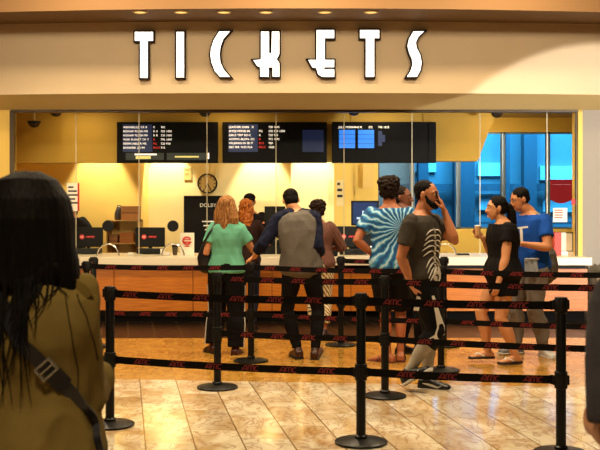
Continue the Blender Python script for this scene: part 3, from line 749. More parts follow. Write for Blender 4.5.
# ------------------------------------------------------------------ people
def ik(a, b, l1, l2, pole):
    d = b - a; L = d.length; n = d.normalized()
    if L > (l1 + l2) * 0.995: b = a + n * (l1 + l2) * 0.995; L = (l1 + l2) * 0.995
    x = (l1 * l1 - l2 * l2 + L * L) / (2 * L); h = math.sqrt(max(0, l1 * l1 - x * x))
    p = V(pole); p = p - n * p.dot(n)
    if p.length < 1e-6: p = V((0, 0, 1)).cross(n)
    return a + n * x + p.normalized() * h, b

def lerp(a, b, t): return a + (b - a) * t
def curve_at(tab, t):
    if t <= tab[0][0]: return tab[0][1:]
    for p, q in zip(tab, tab[1:]):
        if t <= q[0]:
            k = (t - p[0]) / (q[0] - p[0]); k = k * k * (3 - 2 * k) if False else k
            return tuple(lerp(x, y, k) for x, y in zip(p[1:], q[1:]))
    return tab[-1][1:]
TM = [(-0.16, .05, .06), (-0.1, .12, .095), (-0.03, .160, .112), (.06, .170, .115), (.18, .160, .108), (.32, .148, .102), (.46, .153, .108), (.62, .170, .118), (.76, .180, .120), (.86, .178, .108), (.92, .150, .090), (.97, .098, .074), (1.03, .062, .062)]
TF = [(-0.16, .05, .06), (-0.1, .125, .10), (-0.03, .165, .118), (.06, .172, .120), (.18, .152, .108), (.34, .128, .092), (.46, .132, .096), (.62, .148, .112), (.76, .156, .108), (.86, .154, .096), (.92, .130, .080), (.97, .084, .064), (1.03, .054, .055)]

def wrinkle(amp, f=9.0, seed=0.0, stretch=(1, 1, .45)):
    def d(co, n):
        p = V((co.x * f * stretch[0] + seed, co.y * f * stretch[1], co.z * f * stretch[2]))
        a = noise.noise(p); b = noise.noise(p * 2.3 + V((5, 1, 2)))
        return amp * ((1 - abs(a) * 2.2) * 0.7 + b * 0.5 - 0.3)
    return d

SKINS = {}
def skin(rgb): 
    k = 'skin_%d_%d_%d' % rgb
    m = mat(k, rgb, 0.5, bump=0.02, bscale=120); m.node_tree.nodes['Principled BSDF'].inputs['Subsurface Weight'].default_value = 0.08
    m.node_tree.nodes['Principled BSDF'].inputs['Subsurface Radius'].default_value = (0.02, 0.008, 0.004)
    return m

class Fig:
    def __init__(s, label, px0, sc, H, fwd, female=False, tfwd=None, hfwd=None, head_pitch=0.0, head_roll=0.0, neck=None, head=None, pelvis=None, girth=1.0, hunch=0.0, shoulder_drop=(0, 0), sw=None):
        s.s = sc; s.px0 = px0; s.H = H; s.k = H / 1.75; s.female = female; s.g = girth
        s.root = thing('person', ((px0 - 300) / sc, F / sc, 0), label, 'person')
        n2 = lambda f: V((f[0], f[1], 0)).normalized()
        s.f = n2(fwd); s.tf = n2(tfwd or fwd); hf = n2(hfwd or tfwd or fwd)
        rt = lambda f: V((f.y, -f.x, 0))
        s.r = rt(s.f); s.tr = rt(s.tf)
        s.P = V(pelvis) if pelvis is not None else V((0, 0, .53 * H))
        s.N = V(neck) if neck is not None else s.P + V((0, 0, .315 * H)) + s.tf * 0.01
        s.hunch = hunch
        # head frame
        hr = rt(hf); R = Matrix.Rotation(head_pitch, 3, hr) ; hu = R @ V((0, 0, 1)); hff = R @ hf
        R2 = Matrix.Rotation(head_roll, 3, hff); hu = R2 @ hu; hr = R2 @ hr
        s.hf, s.hu, s.hr = hff, hu, hr
        s.C = V(head) if head is not None else s.N + V((0, 0, .014 * H)) + hu * (.072 * H) + s.tf * 0.015
        s.tab = TF if female else TM
        s.tu = (s.N - s.P).normalized()
        s.sh = {}
        w = (sw or (.092 if female else .106)) * H
        for i, (q, sg) in enumerate((('L', -1), ('R', 1))):
            s.sh[q] = s.tc(.855) + s.tr * sg * w + V((0, 0, shoulder_drop[i]))
        s.arm = {}; s.leg = {}; s.handp = {}
        s.bs = Sh()
    def pt(s, px, py, dy=0.0):
        return V(((px - s.px0) / s.s, dy, HC - (py - HY) / s.s))
    def tc(s, t):
        c = lerp(s.P, s.N, t)
        return c - s.tf * (s.hunch * math.sin(PI * max(0, min(1, t)))) 
    def tring(s, sh_, t, inf=0.0, n=24, p=2.35, minw=0):
        a, b = curve_at(s.tab, t); a = a * s.k * s.g + inf; b = b * s.k * s.g + inf
        if minw: a = max(a, minw * s.k * s.g + inf * .5); b = max(b, minw * .68 * s.k * s.g + inf * .5)
        u = (s.tc(t + .03) - s.tc(t - .03)).normalized()
        q = max(0, min(1, t)); r = lerp(s.r, s.tr, q).normalized(); r = (r - u * r.dot(u)).normalized(); f = u.cross(r)
        return sh_.ring(s.tc(t), r * a, f * b, n, p)
    def set_arm(s, q, wrist, pole, hand=None, palm=None, curl=0.5):
        sg = -1 if q == 'L' else 1
        e, w = ik(s.sh[q], V(wrist), .172 * s.H, .150 * s.H, pole)
        d = (V(hand) if hand is not None else (w - e)).normalized()
        s.arm[q] = (s.sh[q], e, w); s.handp[q] = (d, palm, curl)
    def set_leg(s, q, ankle, pole=None, foot=None, pitch=0.0):
        sg = -1 if q == 'L' else 1
        h = s.P + s.r * sg * (.052 * s.H) - V((0, 0, .012 * s.H))
        kx, a = ik(h, V(ankle), .245 * s.H, .242 * s.H, pole if pole is not None else s.f)
        s.leg[q] = (h, kx, a, (V((foot[0], foot[1], 0)) if foot is not None else s.f).normalized(), pitch)
    # --- shapes of body pieces
    def arm_shape(s, sh_, q, t0=0.0, t1=2.0, inf=0.0, flare=0.0, n=16, cap=True):
        S, E, W = s.arm[q]; k = s.k * (0.86 if s.female else 1) * s.g
        tab = [(-.08, .044), (0, .054), (.25, .054), (.55, .049), (.9, .041), (1.0, .041), (1.2, .043), (1.5, .037), (1.85, .028), (2.0, .026)]
        ts = [t0] + [x / 10 for x in range(0, 21) if t0 < x / 10 < t1] + [t1]
        pts = []; rad = []
        for t in ts:
            p = lerp(S, E, t) if t <= 1 else lerp(E, W, t - 1)
            pts.append(p); rad.append(curve_at(tab, t)[0] * k + inf + flare * max(0, (t - t0) / (t1 - t0)))
        sh_.tube(pts, rad, n, True, cap)
    def leg_shape(s, sh_, q, t0=0.0, t1=2.0, inf=0.0, flare=0.0, cap=True):
        h, kn, a, fd, pi = s.leg[q]; k = s.k * s.g * (0.97 if s.female else 1)
        tab = [(0, .088), (.25, .084), (.6, .068), (.9, .055), (1.0, .053), (1.12, .052), (1.3, .057), (1.5, .05), (1.8, .036), (2.0, .034)]
        ts = [t0] + [x / 10 for x in range(0, 21) if t0 < x / 10 < t1] + [t1]
        pts = []; rad = []
        for t in ts:
            p = lerp(h, kn, t) if t <= 1 else lerp(kn, a, t - 1)
            if 1.1 < t < 1.8: p = p - (s.f) * 0.012 * math.sin((t - 1.1) / .7 * PI)
            pts.append(p); rad.append(curve_at(tab, t)[0] * k + inf + flare * max(0, (t - t0) / (t1 - t0)))
        sh_.tube(pts, rad, 16, True, cap)
    def foot_dirs(s, q):
        h, kn, a, fd, pi = s.leg[q]
        r = V((fd.y, -fd.x, 0)); R = Matrix.Rotation(-pi, 3, r)
        return a, R @ fd, R @ V((0, 0, 1)), r
    def foot_shape(s, sh_, q, inf=0.0, sole=False):
        a, f, u, r = s.foot_dirs(q); k = s.k * (0.92 if s.female else 1.0)
        ah = .043 * s.H
        prof = [(-.072, .028, .030, .030), (-.05, .036, .042, .042), (0.0, .037, .050, .052), (.05, .038, .042, .042), (.10, .043, .030, .031), (.15, .045, .023, .024), (.185, .038, .018, .019), (.205, .022, .012, .014)]
        rings = []
        for x, w, hh, zc in prof:
            c = a + f * x * k - u * ah + u * (zc * k)
            if sole: c = a + f * (x * 1.06 * k) - u * (ah - 0.006)
            rings.append(sh_.ring(c, r * (w * k + inf), u * ((0.014) if sole else (hh * k + inf)), 16, 2.6))
        sh_.rings(rings)
    def hand_shape(s, sh_, q):
        S, E, W = s.arm[q]; d, palm, curl = s.handp[q]; k = s.k * (0.9 if s.female else 1.0)
        sg = -1 if q == 'L' else 1
        fa = (W - E).normalized()
        pn = V(palm) if palm is not None else (-s.r * sg)          # palm side normal
        pn = (pn - d * pn.dot(d)).normalized()
        lat = d.cross(pn)                                        # across the knuckles
        thumb_side = lat if lat.dot(s.tf + V((0, 0, .3))) > 0 else -lat
        sh_.tube([W - fa * .03, W + d * .02 * k, W + d * .055 * k, W + d * .09 * k], [(.024 * k, .020 * k), (.032 * k, .019 * k), (.041 * k, .017 * k), (.040 * k, .014 * k)], 14, True, True, flat=pn)
        for i, (off, L) in enumerate(((.030, .074), (.010, .082), (-.010, .076), (-.029, .060))):
            b = W + d * .085 * k + thumb_side * off * k; dd = d + thumb_side * off * 1.5; dd.normalize()
            pts = [b]; an = curl * 0.5
            for j, fr in enumerate((.42, .33, .25)):
                v = dd * math.cos(an) + pn * math.sin(an); pts.append(pts[-1] + v * L * fr * k); an += curl * (0.8 - .1 * j)
            sh_.tube(pts, [.0098 * k, .0092 * k, .0084 * k, .0074 * k], 8)
        b = W + d * .028 * k + thumb_side * .026 * k
        t1 = (d * .65 + thumb_side * .7 + pn * .35).normalized(); t2 = (d * .9 + thumb_side * .15 + pn * .45).normalized()
        sh_.tube([b - t1 * .012, b + t1 * .04 * k, b + t1 * .04 * k + t2 * .032 * k, b + t1 * .04 * k + t2 * .055 * k], [.014 * k, .0118 * k, .0105 * k, .0085 * k], 8)
    def hp(s, x, y, z): return s.C + (s.hr * x + s.hf * y + s.hu * z) * s.k
    def body(s, rgb, vox=0.0065, legs=True, face=True, jaw=1.0):
        sh_ = s.bs; k = s.k
        sh_.rings([s.tring(sh_, t) for t in (-.15, -.1, -.03, .06, .18, .32, .46, .62, .76, .86, .92, .97, 1.03)])
        # neck and head
        hb = s.hp(0, -.02, -.085)
        nr = (.049 if s.female else .060) * k
        sh_.tube([s.tc(.93), s.N + V((0, 0, .01)), hb], [nr * 1.35, nr * 1.08, nr], 16)
        fr = (s.hr, s.hf, s.hu)
        sh_.ell(s.hp(0, -.012, .022), (.076 * k, .097 * k, .092 * k), fr)
        sh_.tube([s.hp(0, .018, .02), s.hp(0, .026, -.04), s.hp(0, .036, -.085), s.hp(0, .044, -.105)], [(.068 * k, .072 * k), (.060 * k * jaw, .062 * k), (.044 * k * jaw, .046 * k), (.024 * k, .024 * k)], 18, flat=s.hf)
        # brow, nose, lips, chin, ears
        sh_.tube([s.hp(-.045, .07, .022), s.hp(0, .086, .02), s.hp(.045, .07, .022)], [.012 * k] * 3, 8)
        sh_.tube([s.hp(0, .084, .015), s.hp(0, .098, -.012), s.hp(0, .110, -.034), s.hp(0, .092, -.042)], [.009 * k, .010 * k, .013 * k, .012 * k], 10)
        for sg in (-1, 1): sh_.ell(s.hp(sg * .013, .092, -.036), (.009 * k, .011 * k, .009 * k), fr, 8)
        sh_.ell(s.hp(0, .085, -.088), (.019 * k, .015 * k, .015 * k), fr, 10)
        for sg in (-1, 1):
            R = Matrix.Rotation(sg * .35, 3, s.hu)
            sh_.ell(s.hp(sg * .080, -.014, -.006), (.011 * k, .019 * k, .032 * k), tuple(R @ x for x in fr), 10)
        for q in s.arm:
            s.arm_shape(sh_, q, -.06, 2.0); s.hand_shape(sh_, q)
        if legs:
            for q in s.leg: s.leg_shape(sh_, q); s.foot_shape(sh_, q)
        m = skin(rgb)
        s.bo = fuse('body', sh_, m, s.root, vox, 3)
        if face:
            for sg in (-1, 1):
                e = Sh(); e.ell(s.hp(sg * .031, .0735, .004), (.0135 * k, .010 * k, .0085 * k), fr, 12); eo = obj('eye', e, mat('eye_white', (225, 215, 205), 0.2), s.root, smooth='all')
                e = Sh(); e.ell(s.hp(sg * .031, .0815, .004), (.0062 * k, .0035 * k, .0062 * k), fr, 10); obj('iris', e, mat('iris_dark', (30, 18, 12), 0.15), eo, smooth='all')
                e = Sh(); e.tube([s.hp(sg * .014, .0905, .025), s.hp(sg * .032, .087, .031), s.hp(sg * .052, .070, .024)], [(.0055 * k, .004 * k)] * 3, 8); obj('eyebrow', e, mat('brow_hair', (28, 18, 14), 0.7), s.root, smooth='all')
            e = Sh(); e.tube([s.hp(-.024, .082, -.063), s.hp(-.008, .0925, -.060), s.hp(.008, .0925, -.060), s.hp(.024, .082, -.063)], [.004 * k, .0062 * k, .0062 * k, .004 * k], 8)
            e.tube([s.hp(-.022, .082, -.066), s.hp(0, .0915, -.070), s.hp(.022, .082, -.066)], [.004 * k, .007 * k, .004 * k], 8)
            lc = tuple(int(c * f_) for c, f_ in zip(rgb, (.82, .62, .62))); obj('mouth', e, mat('lips_%d' % rgb[0], lc, 0.4), s.root, smooth='all')
        return s.bo
    # --- clothes
    def shirt(s, m, inf=.016, sleeve=.5, hem=-.06, name='shirt', loose=.0, top=.955, sleeve_m=None, flare=.012, vox=.0085, wr=.008, both=True, minw=.0, sinf=None, it=4, arms='LR'):
        sh_ = Sh(); ts = [hem] + [t for t in (-.1, -.03, .06, .18, .32, .46, .62, .76, .86, .92) if t > hem + .02] + [top]
        sh_.rings([s.tring(sh_, t, inf + loose * (1 - max(0, min(1, t))) * .5, minw=minw if t < .7 else 0) for t in ts])
        for q in arms:
            if q in s.arm and not sleeve_m:
                s.arm_shape(sh_, q, -.05, sleeve, inf if sinf is None else sinf, flare, cap=False)
            elif q in s.arm: sh_.ell(s.sh[q] - s.tr * (-.02 if q == 'L' else .02), (.06 * s.k, .06 * s.k, .06 * s.k))
        o = fuse(name, sh_, m, s.root, vox, it, wrinkle(wr, 9, s.px0 * .13))
        if sleeve_m:
            for q in arms:
                e = Sh(); s.arm_shape(e, q, -.1, sleeve, (inf if sinf is None else sinf) + .002, flare, cap=False); sg = -1 if q == 'L' else 1
                nk = s.tc(.975) + s.tr * sg * .055 * s.k; S_ = s.sh[q]; e.tube([nk, lerp(nk, S_, .5) + V((0, 0, .012)), S_ - V((0, 0, .004)), lerp(S_, s.arm[q][1], .25)], [(.05 * s.k, .105 * s.k), (.062 * s.k, .115 * s.k), (.074 * s.k, .112 * s.k), (.07 * s.k, .085 * s.k)], 18, flat=s.tf)
                fuse('sleeve', e, sleeve_m, o, vox, 2, wrinkle(wr, 14, s.px0 * .3))
        return o
    def pants(s, m, length=1.93, inf=.016, name='trousers', waist=.16, flare=.0, vox=.0085, wr=.008):
        sh_ = Sh(); sh_.rings([s.tring(sh_, t, inf) for t in (-.14, -.1, -.03, .06, waist)])
        for q in s.leg: s.leg_shape(sh_, q, 0, length, inf, flare, cap=False)
        return fuse(name, sh_, m, s.root, vox, 3, wrinkle(wr, 10, s.px0 * .07))
    def shoe(s, q, m, msole, inf=.009, name='shoe'):
        e = Sh(); s.foot_shape(e, q, inf)
        h, kn, a, fd, pi = s.leg[q]; up = (kn - a).normalized()
        e.tube([a - up * .03, a + up * .015], [.046 * s.k, .045 * s.k], 14)
        o = fuse(name, e, m, s.root, .006, 3)
        e = Sh(); s.foot_shape(e, q, .013, sole=True); obj('sole', e, msole, o, smooth=True)
        return o
    def hair(s, m, parts, vox=.006, it=3, amp=.004, f=60, name='hair', tubes=()):
        """parts: (x, y, z, rx, ry, rz) ellipsoids in head units; tubes: (points, radii)"""
        e = Sh(); k = s.k
        for x, y, z, a, b, c in parts: e.ell(s.hp(x, y, z), (a * k, b * k, c * k), (s.hr, s.hf, s.hu), 20)
        for pts, rad in tubes: e.tube([p if isinstance(p, V) else s.hp(*p) for p in pts], [tuple(x * k for x in r_) if isinstance(r_, tuple) else r_ * k for r_ in rad], 16, flat=s.hf)
        return fuse(name, e, m, s.root, vox, it, lambda co, n: amp * noise.noise(co * f))

def hair_mat(name, c0, c1, sx=90, sz=5, rough=.45):
    m = mat(name, c0, rough, spec=.12); nt = m.node_tree; b = nt.nodes['Principled BSDF']; L = nt.links.new
    tc = nt.nodes.new('ShaderNodeTexCoord'); mp = nt.nodes.new('ShaderNodeMapping'); mp.inputs['Scale'].default_value = (sx, sx, sz)
    n = nt.nodes.new('ShaderNodeTexNoise'); n.inputs['Scale'].default_value = 1; n.inputs['Detail'].default_value = 4
    cr = nt.nodes.new('ShaderNodeValToRGB'); cr.color_ramp.elements[0].position = .35; cr.color_ramp.elements[1].position = .65
    cr.color_ramp.elements[0].color = lin(c0); cr.color_ramp.elements[1].color = lin(c1)
    L(tc.outputs['Object'], mp.inputs[0]); L(mp.outputs[0], n.inputs['Vector']); L(n.outputs['Fac'], cr.inputs[0]); L(cr.outputs[0], b.inputs['Base Color'])
    bp = nt.nodes.new('ShaderNodeBump'); bp.inputs['Strength'].default_value = .5; bp.inputs['Distance'].default_value = .01
    L(n.outputs['Fac'], bp.inputs['Height']); L(bp.outputs[0], b.inputs['Normal'])
    return m
H_black = hair_mat('hair_black', (7, 5, 4), (19, 13, 10), rough=.65)
H_dark = hair_mat('hair_dark_brown', (20, 13, 10), (38, 26, 20))
H_curl = hair_mat('hair_curly', (14, 9, 7), (44, 28, 18), 60, 60, .6)
H_blond = hair_mat('hair_light_brown', (104, 64, 34), (186, 132, 78), 90, 6)
H_ginger = hair_mat('hair_ginger', (110, 52, 18), (178, 104, 42), 90, 6)
SHORT = [(0, -.026, .036, .083, .096, .088), (0, -.05, -.01, .076, .062, .075)]
SHORT2 = [(0, -.023, .040, .084, .096, .087), (0, -.052, .0, .078, .062, .064)]

def fabric(name, rgb, rough=.85, var=.12, vs=14, bump=.15): return mat(name, rgb, rough, bump=bump, bscale=260, var=var, vscale=vs, spec=.15)
M_sneak = mat('sneaker_white', (225, 222, 220), .5); M_sole = mat('sole_white', (210, 205, 198), .6); M_solek = mat('sole_dark', (26, 22, 20), .6)
M_shoek = mat('shoe_black', (20, 18, 18), .4); M_shoeb = mat('shoe_brown', (66, 32, 16), .4)

# 1 foreground woman in the olive jacket ------------------------------------------------
w1 = Fig('woman with long black hair in an olive jacket, nearest at the left edge', 36, 360, 1.675, (0.05, 1), female=True, girth=.97, sw=.073,
         neck=V((0.0, .0, 1.412)), head=V((.005, .015, 1.556)))
w1.set_arm('L', V((-.25, .16, 1.02)), (-1, -.5, 0)); w1.set_arm('R', V((.115, .27, 1.07)), (.02, -1, -.3))
w1.set_leg('L', V((-.09, 0, .07))); w1.set_leg('R', V((.10, .02, .07)))
w1.body((205, 150, 112), .0075, face=True)
M_olive = fabric('olive_canvas', (122, 102, 52), .85, .28, 7)
j = w1.shirt(M_olive, .024, 1.93, -.28, 'jacket', loose=.03, top=.97, flare=.016, vox=.0065, wr=.016, minw=.155, sinf=.018, it=5)
w1.pants(fabric('jeans_dark', (30, 32, 44)), 1.95)
for q in 'LR': w1.shoe(q, M_shoek, M_solek)
M_thread = fabric('olive_seam', (62, 50, 20)); M_epa = fabric('olive_epaulette', (112, 92, 42))
dg = bpy.context.evaluated_depsgraph_get()
bv = BVHTree.FromObject(j, dg)
def drape(pts, width, thick, off, n=40):
    """a strap laid on the jacket's back along points seen from behind (x, z)"""
    P = []
    for i in range(n + 1):
        t = i / n * (len(pts) - 1); k = min(int(t), len(pts) - 2); a, b = V(pts[k]), V(pts[k + 1]); c = lerp(a, b, t - k)
        h = bv.ray_cast(V((c[0], -1.5, c[1])), V((0, 1, 0)))
        P.append(V((c[0], (h[0].y if h[0] else (P[-1].y + .008 if P else -.05)), c[1])))
    for _ in range(3): P = [P[0]] + [V((P[i].x, min(P[i].y, (P[i - 1].y + P[i].y + P[i + 1].y) / 3), P[i].z)) for i in range(1, n)] + [P[-1]]
    e = Sh(); rings = []
    for i, p in enumerate(P):
        d = (P[min(i + 1, n)] - P[max(i - 1, 0)]).normalized(); s_ = V((0, -1, 0)).cross(d).normalized(); nn = d.cross(s_); 
        if nn.y > 0: nn = -nn
        q = p + nn * off
        rings.append([q + s_ * width / 2, q + s_ * width / 2 + nn * thick, q - s_ * width / 2 + nn * thick, q - s_ * width / 2])
    e.rings(rings); return e, P
p = lambda px, py: ((px - 300) * 2.655 / F - w1.root.location.x, HC - (py - HY) * 2.655 / F)
for pts, wd in (([p(3, 287), p(20, 281), p(50, 279), p(66, 281)], .006), ([p(72, 296), p(82, 318), p(88, 345), p(90, 366)], .005), ([p(62, 294), p(70, 330), p(74, 372), p(74, 404)], .004)):
    e, _ = drape(pts, wd, .003, -.001); obj('seam', e, M_thread, j)
e, _ = drape([p(60, 284), p(68, 287), p(76, 292), p(83, 300)], .034, .005, .0); obj('epaulette', e, M_epa, j, smooth=True)
e = Sh(); e.tube([w1.N + V((math.cos(a) * .082, math.sin(a) * .072 - .005, -.018 - .012 * math.sin(a))) for a in [2 * PI * i / 24 for i in range(25)]], [(.032, .012)] * 25, 10, flat=(0, 0, 1)); obj('collar', e, M_olive, j, smooth='all')
# long straight hair: a mass with combed strands
hm = Sh(); k = w1.k
hc = w1.C + V((-.026, 0, 0))
hm.ell(hc + V((0, -.022, .028)), (.116, .124, .101)); 
prof = [(.06, .110, .09, -.02), (.0, .123, .088, -.035), (-.06, .128, .076, -.05), (-.11, .126, .060, -.064), (-.15, .112, .048, -.078), (-.18, .09, .034, -.088)]
hm.rings([hm.ring(hc + V((.0, y, z)), V((a, 0, 0)), V((0, b, 0)), 28, 2.3) for z, a, b, y in prof])
hm.tube([hc + V((.09, -.02, -.05)), hc + V((.114, -.03, -.12)), hc + V((.130, -.04, -.18)), hc + V((.152, -.05, -.235))], [(.034, .05), (.03, .046), (.022, .036), (.008, .014)], 14)
def on_back(q, off):
    if q.z > hc.z - .13: return q
    h = bv.ray_cast(V((q.x, -1.5, q.z)), V((0, 1, 0)))
    return V((q.x, h[0].y - off, q.z)) if h[0] and h[0].y < .1 else q
for i in range(210):
    a = -1.75 + 3.5 * (i + random.random()) / 210
    x0, y0 = math.sin(a), -math.cos(a)
    L = random.uniform(.15, .20) + (.05 if x0 > .6 else .0)
    rj = random.uniform(.985, 1.03)
    pts = [hc + V((x0 * .03, -.018 + y0 * .03, .1265)), hc + V((x0 * .075, -.02 + y0 * .082, .104)), hc + V((x0 * .107 * rj, -.022 + y0 * .113 * rj, .055)), hc + V((x0 * .120 * rj, -.024 + y0 * .120 * rj, .0))]
    sway = random.uniform(-.014, .014)
    for t in (.4, .75, 1.0): pts.append(hc + V((x0 * (.120 + .012 * t) * rj + sway * t, -.024 + y0 * .120 * rj * (1 - .42 * t) - .022 * t, -L * t)))
    hm.tube(pts, [.006, .007, .007, .0065, .006, .0055, .002], 6)
hw = fuse('hair', hm, H_black, w1.root, .0042, 2)
e = Sh()
for i in range(70):
    x0 = random.uniform(-.115, .035) if i % 4 else random.uniform(.0, .11); L = random.uniform(.12, .24) if i % 3 else random.uniform(.24, .36)
    if x0 > .04: L *= .45
    sw = random.uniform(-.04, .03)
    pts = [hc + V((x0 * .95, -.115, -.12))] + [on_back(hc + V((x0 + sw * t * t + .006 * math.sin(i + 5 * t), -.12, -.15 - L * t)), .007 + .004 * random.random()) for t in (0, .2, .4, .6, .8, 1.0)]
    pts[1].y = min(pts[1].y, hc.y - .11)
    e.tube(pts, [.0045, .0042, .0036, .003, .0024, .0016, .0006], 5)
obj('hair_wisps', e, H_black, hw, smooth='all')
# crossbody bag on the jacket
bag = thing('crossbody_bag', w1.root.location, 'black leather crossbody bag strap with silver buckle over the olive jacket', 'bag')
M_leather = mat('black_leather', (22, 21, 26), .38)
e, P = drape([p(-22, 280), p(0, 304), p(22, 342), p(46, 368), p(70, 396), p(84, 424), p(92, 452), p(98, 480)], .036, .006, .002, 60); obj('strap', e, M_leather, bag, smooth=True)
b0 = min(P, key=lambda q: abs(q.z - p(46, 368)[1])); 
e = Sh(); d = V((24, 0, -27)).normalized(); s_ = V((27, 0, 24)).normalized()
Rb = Matrix((d, V((0, 1, 0)), s_)).transposed(); yb = b0.y - .016
for o_, dm in ((d * .018, (.006, .008, .052)), (d * -.018, (.006, .008, .052)), (s_ * .024, (.04, .008, .006)), (s_ * -.024, (.04, .008, .006)), (V(), (.004, .006, .044))): e.box(V((b0.x, yb, b0.z)) + o_, dm, Rb, bev=.0015)
obj('buckle', e, mat('buckle_silver', (214, 206, 190), .25, .9), bag)
e, _ = drape([p(52, 374), p(58, 381), p(63, 387)], .048, .010, .003, 8); obj('keeper', e, M_leather, bag, smooth=True)
e = Sh(); e.box((.25, -.02, .74), (.10, .22, .20), bev=.03); obj('pouch', e, M_leather, bag, smooth=True)

# 2 cropped visitor at the right edge ------------------------------------------------
f2 = Fig('person in a dark grey shirt cropped by the right edge, nearest arm only', 700, 435, 1.71, (0, 1))
f2.set_arm('L', f2.pt(620, 442, .20), (-.12, -1, 0)); f2.set_arm('R', V((.25, .2, 1.0)), (.3, -1, 0))
f2.set_leg('L', V((-.1, 0, .075))); f2.set_leg('R', V((.1, .03, .075)))
f2.body((178, 112, 72), .0085); M_char = fabric('charcoal_knit', (64, 61, 66), .9, .3, 60)
f2.shirt(M_char, .02, .93, -.1, loose=.02, flare=.006, sinf=.018); f2.pants(fabric('trousers_black', (18, 16, 18)), 1.93)
for q in 'LR': f2.shoe(q, M_shoek, M_solek)
f2.hair(H_dark, SHORT)

# 3 mint shirt woman ------------------------------------------------
w3 = Fig('woman with light brown hair in a mint green shirt at the counter', 226.5, 94, 1.67, (.12, 1), female=True, girth=1.06, sw=.08)
w3.set_arm('L', w3.pt(210, 250, .2), (-.2, -1, -.3)); w3.set_arm('R', w3.pt(247, 243, .28), (.35, -1, -.5))
w3.set_leg('L', w3.pt(213, 346, .02), foot=(-.5, .9)); w3.set_leg('R', w3.pt(236, 351, -.08), foot=(.25, 1), pitch=0)
w3.body((196, 128, 84), .007, face=True)
M_mint = fabric('mint_cotton', (106, 178, 150), .85, .1, 6)
w3.shirt(M_mint, .02, .62, -.05, loose=.03, flare=.012, sinf=.016, wr=.012, minw=.15)
pa = w3.pants(fabric('track_black', (16, 14, 16)), 1.95, .03, wr=.006, flare=.02)
for q, sg in (('L', -1), ('R', 1)):
    h, kn, a, fd, pi = w3.leg[q]; e = Sh(); side = V((sg, -.25, 0)).normalized()
    e.tube([lerp(h, kn, .35) + side * .114, lerp(h, kn, .7) + side * .105, kn + side * .098, lerp(kn, a, .35) + side * .103, lerp(kn, a, .7) + side * .097, lerp(kn, a, .95) + side * .092], [(.006, .012)] * 6, 8, flat=(0, 1, 0))
    obj('stripe', e, mat('stripe_white', (222, 216, 206), .7), pa, smooth='all')
for q in 'LR': w3.shoe(q, mat('shoe_maroon', (70, 24, 18), .5), M_solek)
w3.hair(H_blond, [(0, -.022, .035, .100, .112, .102), (0, -.06, -.03, .112, .07, .11)], tubes=[([(0, -.05, .03), (.0, -.066, -.06), (.01, -.076, -.13), (.01, -.08, -.185)], [(.112, .072), (.136, .066), (.146, .058), (.132, .035)]), ([(-.02, -.10, -.1), (-.01, -.125, -.2), (-.005, -.135, -.29)], [(.06, .022), (.04, .02), (.014, .008)])], amp=.004, f=35)
bg = thing('shoulder_bag', w3.root.location, 'black shoulder bag hanging at the left of the mint shirt', 'bag')
e = Sh(); e.tube([w3.pt(205.5, 268, .02), w3.pt(205, 258, .0), w3.pt(206, 246, .0)], [(.075, .06), (.085, .06), (.05, .03)], 14, flat=(0, 1, 0)); obj('pouch', e, M_leather, bg, smooth='all')
S3 = w3.sh['L']; e = Sh(); e.tube([w3.pt(204, 250, -.0), w3.pt(205, 242, -.07), lerp(w3.pt(205, 242, -.07), S3 + V((.0, -.08, .0)), .6) + V((-.01, -.02, 0)), S3 + V((.012, -.075, .035)), S3 + V((.025, -.02, .072)), S3 + V((.025, .05, .06))], [(.012, .004)] * 6, 8, flat=(0, 1, 0)); obj('strap', e, M_leather, bg, smooth='all')

# 4 raglan shirt man ------------------------------------------------
m4 = Fig('man in a grey and navy raglan shirt leaning on a stanchion', 301, 97, 1.75, (-.1, 1), neck=V((-.055, .05, 1.515)), pelvis=V((.005, -.01, .925)), head=V((-.105, .115, 1.622)), head_pitch=-.55, head_roll=-.12, hunch=.055, girth=1.08)
m4.set_arm('L', m4.pt(254, 257, .10), (-.1, -1, -.2), hand=(-.8, .1, -.55), palm=(0, .2, -1), curl=.9); m4.set_arm('R', m4.pt(321, 259, .12), (-.05, -1, -.2))
m4.set_leg('L', m4.pt(298, 350, -.02), (-.9, .8, 0), foot=(-.25, .9)); m4.set_leg('R', m4.pt(315, 350, -.06), (.5, .8, 0), foot=(.2, 1), pitch=-.25)
m4.body((204, 138, 92), .0065)
M_heather = fabric('heather_grey', (104, 98, 92), .9, .2, 60); M_navy = fabric('navy_cotton', (24, 28, 50), .85)
m4.shirt(M_heather, .02, 1.55, -.17, 'shirt', loose=.05, sleeve_m=M_navy, flare=.0, wr=.014, sinf=.018)
m4.pants(fabric('jeans_black', (17, 15, 17)), 1.93, .012, waist=.3)
m4.shoe('L', M_shoeb, M_solek); m4.shoe('R', M_shoeb, M_solek)
m4.hair(H_black, SHORT)

# 5 patterned shirt customer ------------------------------------------------
def plaid(name, base, a, b, sc):
    m = mat(name, base, .85); nt = m.node_tree; bs = nt.nodes['Principled BSDF']; L = nt.links.new
    tc = nt.nodes.new('ShaderNodeTexCoord'); n = nt.nodes.new('ShaderNodeTexWave'); n.inputs['Scale'].default_value = sc; n.inputs['Distortion'].default_value = 3; n.bands_direction = 'DIAGONAL'
    n.inputs['Detail Scale'].default_value = 2
    cr = nt.nodes.new('ShaderNodeValToRGB'); cr.color_ramp.interpolation = 'CONSTANT'; e = cr.color_ramp.elements
    e[0].position = 0; e[0].color = lin(base); e[1].position = .45; e[1].color = lin(a); q = e.new(.78); q.color = lin(b)
    L(tc.outputs['Object'], n.inputs[0]); L(n.outputs[0], cr.inputs[0]); L(cr.outputs[0], bs.inputs['Base Color']); return m
f5 = Fig('customer with dark curly hair in a patterned shirt and pale plaid trousers', 318, 84, 1.64, (.15, 1), female=True, girth=1.12)
